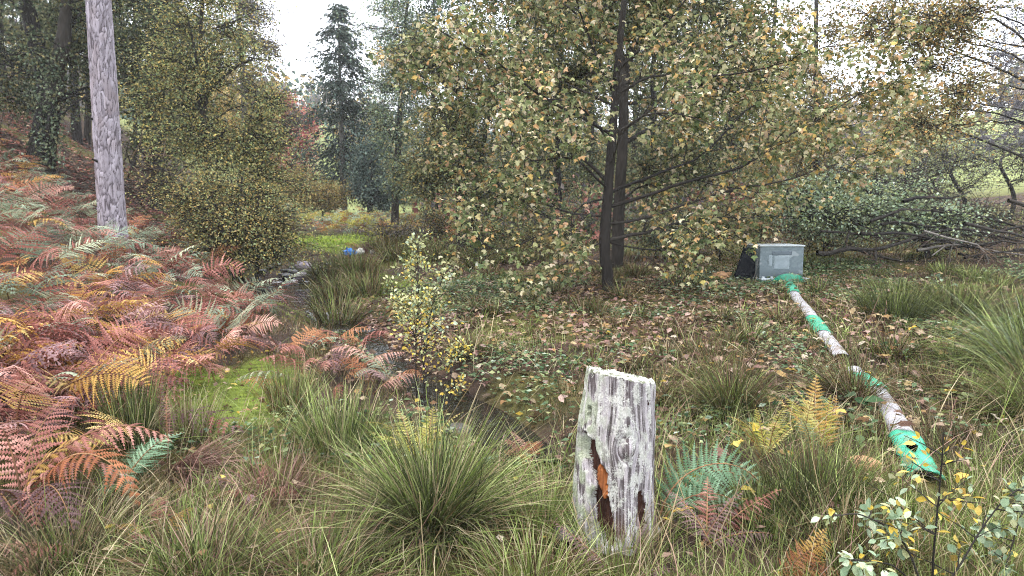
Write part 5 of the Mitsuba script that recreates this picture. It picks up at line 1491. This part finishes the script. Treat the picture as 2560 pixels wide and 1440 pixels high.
# ------------------------------------------------------------------ fallen branches
yf = 12.0
for lab, paths, r in [('long dark fallen branch lying right of the grey box', [[(2043, 632, 0), (2075, 634, 0), (2120, 622, 0), (2188, 625, 0), (2252, 607, .1), (2334, 582, .2), (2411, 573, .3), (2490, 589, .4), (2600, 615, .5)], [(2188, 625, 0), (2190, 650, -.1), (2180, 668, -.1)], [(2120, 622, 0), (2116, 605, .1), (2125, 574, .1)]], .05),
                      ('straight thin fallen branch above the long one', [[(2050, 578, .2), (2125, 584, .2), (2190, 592, .1), (2257, 604, .1)]], .025),
                      ('pale forked fallen branch drooping at the right', [[(2309, 577, -.2), (2365, 593, -.3), (2442, 609, -.3), (2460, 630, -.4), (2472, 656, -.4)], [(2390, 598, -.3), (2375, 630, -.3), (2375, 655, -.3)], [(2340, 588, -.3), (2315, 608, -.3)]], .022),
                      ('dark fallen bough behind the pale forked branch', [[(2293, 627, .1), (2340, 612, .2), (2411, 607, .3), (2490, 627, .3), (2580, 640, .4)], [(2370, 610, .2), (2330, 640, 0)]], .03),
                      ('bare fallen branch lowest at the right edge', [[(2411, 645, -.3), (2490, 629, -.2), (2600, 628, 0)], [(2430, 640, -.3), (2445, 665, -.3)]], .024),
                      ('upper dark fallen bough at the right edge', [[(2330, 520, .8), (2430, 540, .8), (2520, 560, .9), (2620, 600, 1.0)], [(2430, 540, .8), (2460, 580, .6), (2500, 600, .6)], [(2400, 535, .8), (2330, 560, .7)]], .04),
                      ('pale crooked stick standing up from the fallen boughs', [[(2318, 462, .4), (2322, 475, .4), (2340, 495, .3), (2352, 506, .3)]], .018)]:
    t = thing('fallen_branch', lab, 'branch')
    b = Bag()
    for q in paths:
        pts = [W(x, y, yf + d) for x, y, d in q]
        p, _ = limb(b, rng, pts, r if q is paths[0] else r * .5, r * .35, 'bark_grey' if 'pale' in lab else 'bark_dark', 7, None, wob=.04)
        for _ in range(7 if q is paths[0] else 2):
            k = rng.integers(2, len(p) - 1)
            e = p[k] + np.array([rng.normal(0, .3), rng.normal(0, .25), rng.uniform(-.5, .3)])
            limb(b, rng, [p[k], (p[k] + e) / 2 + rng.normal(0, .05, 3), e], .01, .003, 'bark_brown', 4, 7, wob=.1)
    put(t, *b.get()[:2], 'bark', b.get()[2], True)
for i in range(16):
    x0, y0 = 2090 + i * 30 + rng.normal(0, 12), rng.uniform(500, 640)
    dx, up_ = rng.uniform(120, 260), rng.normal(0, 26)
    dd = rng.uniform(-.3, .9)
    pts = [W(x0, y0, yf + dd), W(x0 + dx * .35, y0 + up_ * .6 - 8, yf + dd), W(x0 + dx * .7, y0 + up_, yf + dd + .1), W(x0 + dx, y0 + up_ * 1.2 + rng.normal(0, 14), yf + dd + .2)]
    for q in pts:
        q[2] = max(q[2], H(q[0], q[1]) + .05)
    t = thing('fallen_branch', 'dark dead branch in the tangle of fallen boughs at the right edge', 'branch', 'dark dead branches in the tangle at the right')
    bg = Bag()
    p, _ = limb(bg, rng, pts, rng.uniform(.018, .04), .01, 'bark_dark', 6, None, wob=.07)
    for _ in range(8):
        k = rng.integers(1, len(p) - 1)
        e = p[k] + np.array([rng.normal(0, .3), rng.normal(0, .25), rng.uniform(-.4, .35)])
        limb(bg, rng, [p[k], (p[k] + e) / 2 + rng.normal(0, .06, 3), e], .009, .003, 'bark_dark', 4, 7, wob=.1)
    put(t, *bg.get()[:2], 'bark', bg.get()[2], True)
t = thing('brush_pile', 'dark heap of dead brushwood in the hollow behind the pine', 'brushwood')
b = Bag()
for i in range(150):
    a = W(rng.normal(345, 45), rng.uniform(390, 500), 13.8 + rng.normal(0, .4))
    a[2] = max(a[2], H(a[0], a[1]))
    e = a + np.array([rng.normal(.25, .45), rng.normal(0, .3), rng.normal(-.12, .3)])
    limb(b, rng, [a, (a + e) / 2 + rng.normal(0, .08, 3), e], rng.uniform(.006, .02), .003, rng.choice(['bark_dark', 'bark_brown']), 4, 8, wob=.1)
kind(part(t, 'sticks', *b.get()[:2], 'bark', b.get()[2], True), 'stuff')

# ------------------------------------------------------------------ box, sheet, pipe and sleeves
def sheet_proc(lo, hi, f):
    return lambda p, n, uv: mikit.mix(lo, hi, mikit.fbm(p.x * f, p.y * f, p.z * f, 4))


BO = W(1952, 704, 11.15)
BO[2] = H(BO[0], BO[1])
m = 11.15 / FOCAL


def box_face(p, n, uv):
    x, z = p.x - float(BO[0]), p.z - float(BO[2])
    a = mikit.fbm(p.x * 26, p.y * 26, p.z * 26, 4)
    c = mikit.mix(srgb(92, 106, 114), srgb(134, 147, 154), a)
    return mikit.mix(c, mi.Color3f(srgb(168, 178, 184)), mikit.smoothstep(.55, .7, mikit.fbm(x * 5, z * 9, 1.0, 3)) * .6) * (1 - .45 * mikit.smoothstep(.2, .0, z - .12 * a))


scene['grey_plastic'] = {'type': 'principled', 'base_color': mikit.proc(box_face), 'roughness': .4, 'specular': .5}
scene['pale_plastic'] = {'type': 'principled', 'base_color': mikit.proc(sheet_proc(srgb(170, 180, 186), srgb(206, 212, 216), 16)), 'roughness': .4}
scene['mid_plastic'] = {'type': 'principled', 'base_color': mikit.proc(sheet_proc(srgb(128, 142, 150), srgb(160, 172, 180), 18)), 'roughness': .4}
scene['slate_plastic'] = {'type': 'principled', 'base_color': mikit.proc(sheet_proc(srgb(84, 96, 106), srgb(112, 124, 134), 24)), 'roughness': .4}
scene['black_plastic'] = {'type': 'principled', 'base_color': {'type': 'rgb', 'value': [.004, .005, .009]}, 'roughness': .6, 'specular': .2}
def green_colour(p, n, uv):
    a = mikit.fbm(p.x * 9, p.y * 9, p.z * 9, 4)
    c = mikit.mix(srgb(36, 128, 100), srgb(76, 188, 152), a)
    return mikit.mix(c, mi.Color3f(srgb(112, 104, 80)), mikit.smoothstep(.52, .7, mikit.fbm(p.x * 21, p.y * 21, p.z * 21, 3)) * .55)


scene['green_plastic'] = {'type': 'principled', 'base_color': mikit.proc(green_colour), 'roughness': .3, 'specular': .5}
scene['green_plastic_2'] = {'type': 'twosided', 'bsdf': {'type': 'principled', 'base_color': mikit.proc(green_colour), 'roughness': .3, 'specular': .5}}


def block(x0, x1, y0, y1, z0, z1, bev=.006):
    import manifold3d as m3
    pts = [(x, y, z) for x in (x0, x1) for y in (y0, y1) for z in (z0, z1)]
    c = np.array([(x0 + x1) / 2, (y0 + y1) / 2, (z0 + z1) / 2])
    q = []
    for p in np.array(pts):
        s = np.sign(c - p) * bev
        q += [p + s * [0, 1, 1], p + s * [1, 0, 1], p + s * [1, 1, 0]]
    h = m3.Manifold.hull_points(q)
    mm = h.to_mesh()
    return np.array(mm.vert_properties[:, :3]), np.array(mm.tri_verts)


def at_box(v, yaw=.06):
    v = np.asarray(v, float)
    return np.stack([v[:, 0] * math.cos(yaw) - v[:, 1] * math.sin(yaw), v[:, 0] * math.sin(yaw) + v[:, 1] * math.cos(yaw), v[:, 2]], 1) + BO


t = thing('utility_box', 'grey plastic box with a pale lid edge at the head of the pipe', 'box')
hw_, hh_ = 56 * m, 88 * m
for nm, args, bs in [('body', (-hw_, hw_, 0, .55, .06, hh_), 'grey_plastic'), ('lid_edge', (-hw_ - .012, hw_ + .012, -.022, .57, hh_, hh_ + .025), 'pale_plastic'), ('base_ledge', (-hw_ - .01, hw_ + .07, -.1, .58, .03, .062), 'pale_plastic'), ('plinth', (-hw_ - .01, hw_ + .04, -.08, .56, -.12, .03), 'green_plastic'),
                     ('vent_panel', (-.17, .17, -.006, .01, hh_ * .76, hh_ * .87), 'slate_plastic'), ('window_panel', (-.13, .13, -.006, .01, hh_ * .36, hh_ * .73), 'mid_plastic'), ('side_mark', (-.22, -.16, -.005, .01, hh_ * .44, hh_ * .76), 'mid_plastic')]:
    v, f = block(*args)
    part(t, nm, at_box(v), f, bs)
for x in (-hw_ + .06, -hw_ + .2, .02, .2, hw_ - .08):
    v, f = block(x - .02, x + .02, -.03, -.001, .062, .085, .004)
    part(t, 'catch', at_box(v), f, 'pale_plastic')
t = thing('black_sheet', 'black plastic panel leaning against the left side of the grey box', 'panel')
v, f = block(-hw_ - .40, -hw_ - .03, .1, .13, 0, hh_ - .02)
v[:, 0] += (v[:, 2] / hh_) * .17 * (v[:, 0] < -hw_ - .2)
put(t, at_box(v), f, 'black_plastic')
b = Bag()
limb(b, rng, [at_box([[-hw_ - .03, .02, hh_ * .62]])[0], at_box([[-hw_ - .07, -.02, hh_ * .3]])[0], at_box([[-hw_ - .13, -.03, 0]])[0]], .006, .005, 'bark_grey', 5, 12, wob=.01)
put(thing('rope', 'thin grey cord hanging down in front of the black panel', 'cord'), *b.get()[:2], 'bark', b.get()[2], True)

FLAT = .5


def half_shell(a, b, r, bsdf, spread=1.75, ragged=0.0, seed=0, ribs=0, bulge=0.0, lift=.0):
    """A length of half-buried pipe (or a sleeve round it): an arched shell along the centre line between two picture heights."""
    rng = np.random.default_rng(seed)
    k = np.nonzero((CP >= a) & (CP <= b))[0]
    p = curve(CL[k], max(30, int(len(k) * 1.5)))
    t = unit(np.gradient(p, axis=0))
    side = unit(np.cross(t, [0, 0, 1.0]))
    up = np.cross(side, t)
    n = 25
    th = np.linspace(-spread, spread, n)
    s = np.linspace(0, 1, len(p))
    rr = r * (1 + bulge * np.sin(np.pi * s) ** .6)
    if ribs:
        rr = rr * (1 + .05 * np.sign(np.sin(s * ribs * 6.283)))
    jag = np.ones((len(p), 2))
    if ragged:
        saw = np.abs(((s * 5.3) % 1) - .5) * 2
        jag = np.stack([1 - ragged * saw * rng.uniform(.5, 1, len(p)), 1 + 0 * s], 1)
    out = []
    for i in range(len(p)):
        w = np.where(th < 0, th * jag[i, 0], th * jag[i, 1])
        out.append(p[i] + rr[i] * (np.sin(w)[:, None] * side[i] + FLAT * np.cos(w)[:, None] * up[i]) + up[i] * lift)
    outer = np.array(out)
    if ragged:
        outer = outer + (outer - p[:, None]) * (.35 * (meshkit.fbm(outer * 13, 3, seed)[..., None] - .5))
    inner = outer - .004 * unit(outer - p[:, None])
    v = np.concatenate([outer.reshape(-1, 3), inner.reshape(-1, 3)])
    m_, q = outer.shape[:2]
    i, j = np.meshgrid(np.arange(m_ - 1), np.arange(q - 1), indexing='ij')
    a0 = (i * q + j).ravel()
    f = np.vstack([np.stack([a0, a0 + 1, a0 + q + 1], 1), np.stack([a0, a0 + q + 1, a0 + q], 1)])
    o = m_ * q
    fi = f[:, ::-1] + o
    e = []
    edge = [*(np.arange(q)), *(np.arange(1, m_) * q + q - 1), *(((m_ - 1) * q + np.arange(q - 1))[::-1]), *((np.arange(1, m_ - 1) * q)[::-1])]
    for x, y in zip(edge, edge[1:] + edge[:1]):
        e += [[x, x + o, y], [y, x + o, y + o]]
    return v, np.vstack([f, fi, e]), p, side, up, rr


def tube_colour(p, n, uv):
    a = mikit.fbm(p.x * 14, p.y * 14, p.z * 14, 4)
    c = mikit.mix(srgb(140, 138, 142), srgb(198, 198, 206), a)
    return mikit.mix(c, mi.Color3f(srgb(120, 100, 84)), mikit.smoothstep(.55, .7, mikit.fbm(p.x * 8, p.y * 8, 4.0, 3)) * .6)


scene['tube_plastic'] = {'type': 'twosided', 'bsdf': {'type': 'principled', 'base_color': mikit.proc(tube_colour), 'roughness': .22, 'specular': .6}}
pipe = thing('drain_pipe', 'pale grey plastic pipe half buried in the slope, running down from the grey box', 'pipe')
for a, b_, sd in ((734, 806, 1), (830, 896, 2), (925, 950, 3), (980, 1104, 4)):
    v, f, *_ = half_shell(a, b_, .07, 'tube_plastic', seed=sd, ribs=0, lift=.012)
    part(pipe, 'section', v, f, 'tube_plastic', None, 40)
for lab, a, b_, rag, hole_ in [('green plastic sleeve flaring out at the foot of the grey box', 712, 738, .25, True), ('ragged green plastic sleeve round the pipe on the upper slope', 798, 838, .55, False), ('green plastic sleeve half hidden by the brown tussock', 944, 982, .3, False), ('long green plastic sleeve with a dark diamond hole at the lower end of the pipe', 1096, 1200, .35, True)]:
    v, f, p, side, up, rr = half_shell(a, b_, .082, 'green', 1.6, rag, int(a), 0, .06, .014)
    t = thing('pipe_sleeve', lab, 'sleeve')
    part(t, 'shell', v, f, 'green_plastic_2', None, 40)
    k = len(p) // 2 - 2
    if hole_:
        tt = unit(np.gradient(p, axis=0))[k]
        q = []
        for s_, w_ in ((-.06, .1), (0, -.12), (.06, .06), (0, .3)):
            q.append(p[k] + tt * s_ + (rr[k] + .06) * (math.sin(w_) * side[k] + FLAT * math.cos(w_) * up[k]))
        q = np.array(q)
        v2 = np.vstack([q, q - up[k] * .008])
        part(t, 'hole', v2, np.array([[0, 1, 2], [0, 2, 3], [4, 6, 5], [4, 7, 6], [0, 4, 1], [1, 4, 5], [1, 5, 2], [2, 5, 6], [2, 6, 3], [3, 6, 7], [3, 7, 0], [0, 7, 4]]), 'black_plastic')
        labels[t + '__hole'] = {'label': 'dark diamond-shaped hole'}
    for e in (1, -2):
        c = p[e] + up[e] * .004
        th = np.linspace(-1.5, 1.5, 15)
        ring = c + (rr[e] * 1.05) * (np.sin(th)[:, None] * side[e] + FLAT * np.cos(th)[:, None] * up[e])
        v2, f2 = tubes(ring[None], np.full((1, 15), .006), 6)
        part(t, 'rim', v2, f2, 'green_plastic', None, True)
# flange that fans out in front of the box
t = thing('pipe_flange', 'half-round green plastic flange where the pipe enters the box', 'flange')
a_ = np.linspace(0, np.pi, 24)
fo = at_box([[.06, -.13, -.02]])[0]
v = np.vstack([np.stack([.27 * np.cos(a_), -.02 - .05 * np.sin(a_), .17 * np.sin(a_)], 1), np.stack([.27 * np.cos(a_), .0 - .05 * np.sin(a_) + .012, .17 * np.sin(a_)], 1), [[0, -.1, 0], [0, -.08, 0]]]) + fo
f = [[i, i + 1, 48] for i in range(23)] + [[24 + i + 1, 24 + i, 49] for i in range(23)] + [[i, 24 + i, i + 1] for i in range(23)] + [[i + 1, 24 + i, 25 + i] for i in range(23)]
put(t, v, np.array(f), 'green_plastic_2')

# ------------------------------------------------------------------ litter by the brook
def crumple(c, size, seed, amp=.7):
    v = np.array(ICO.vertices)
    r = 1 + amp * (np.abs(meshkit.fbm(v * 2.2 + seed, 4, seed)[:, None] - .5) * 4 - .5)
    return v * r * size + c, np.array(ICO.faces)


scene['blue_plastic'] = {'type': 'principled', 'base_color': {'type': 'rgb', 'value': srgb(46, 120, 200)}, 'roughness': .35}
scene['white_plastic'] = {'type': 'principled', 'base_color': {'type': 'rgb', 'value': srgb(206, 206, 202)}, 'roughness': .5}
for nm, lab, cat, px, py, y, s, bs, k in [('plastic_bag', 'crumpled bright blue plastic sack on the far bank of the brook', 'sack', 874, 631, 17.6, (.17, .12, .1), 'blue_plastic', 3), ('plastic_bag', 'crumpled white plastic bag right of the blue sack', 'bag', 901, 629, 17.7, (.11, .09, .09), 'white_plastic', 8),
                                          ('plastic_bag', 'small white scrap of plastic in the rushes beyond the blue sack', 'bag', 930, 630, 17.9, (.07, .06, .05), 'white_plastic', 12), ('orange_leaf_heap', 'curled orange-brown dead leaf standing up left of the black panel', 'leaf', 1803, 688, 10.9, (.14, .04, .06), 'tan_rock', 5)]:
    p = W(px, py, y)
    p[2] = max(p[2], H(p[0], p[1]) + s[2] * .5)
    v, f = crumple(p, np.array(s), k)
    put(thing(nm, lab, cat), v, f, bs, None, 30)
print('entries', len(scene), 'triangles', sum(len(meshkit.WRITTEN[d['filename']][1]) for d in scene.values() if d.get('type') == 'ply'))

# ------------------------------------------------------------------ the damp air of the valley
scene['valley_air'] = {'type': 'homogeneous', 'albedo': {'type': 'rgb', 'value': [.95, .95, .95]}, 'sigma_t': {'type': 'rgb', 'value': [.0010, .00105, .0011]}}
_lo, _hi = float(gv[:, 2].min()) - 1, max(float(gv[:, 2].max()), 30.0) + 3
scene['haze'] = {'type': 'cube', 'to_world': T().translate([0, float(gv[:, 1].min() + gv[:, 1].max()) / 2, (_lo + _hi) / 2]).scale([float(np.abs(gv[:, 0]).max()) + 5, float(gv[:, 1].max() - gv[:, 1].min()) / 2 + 5, (_hi - _lo) / 2]),
                 'bsdf': {'type': 'null'}, 'interior': {'type': 'ref', 'id': 'valley_air'}}
scene['camera']['medium'] = {'type': 'ref', 'id': 'valley_air'}
labels['haze'] = {'kind': 'stuff', 'label': 'thin damp haze filling the valley', 'category': 'haze'}
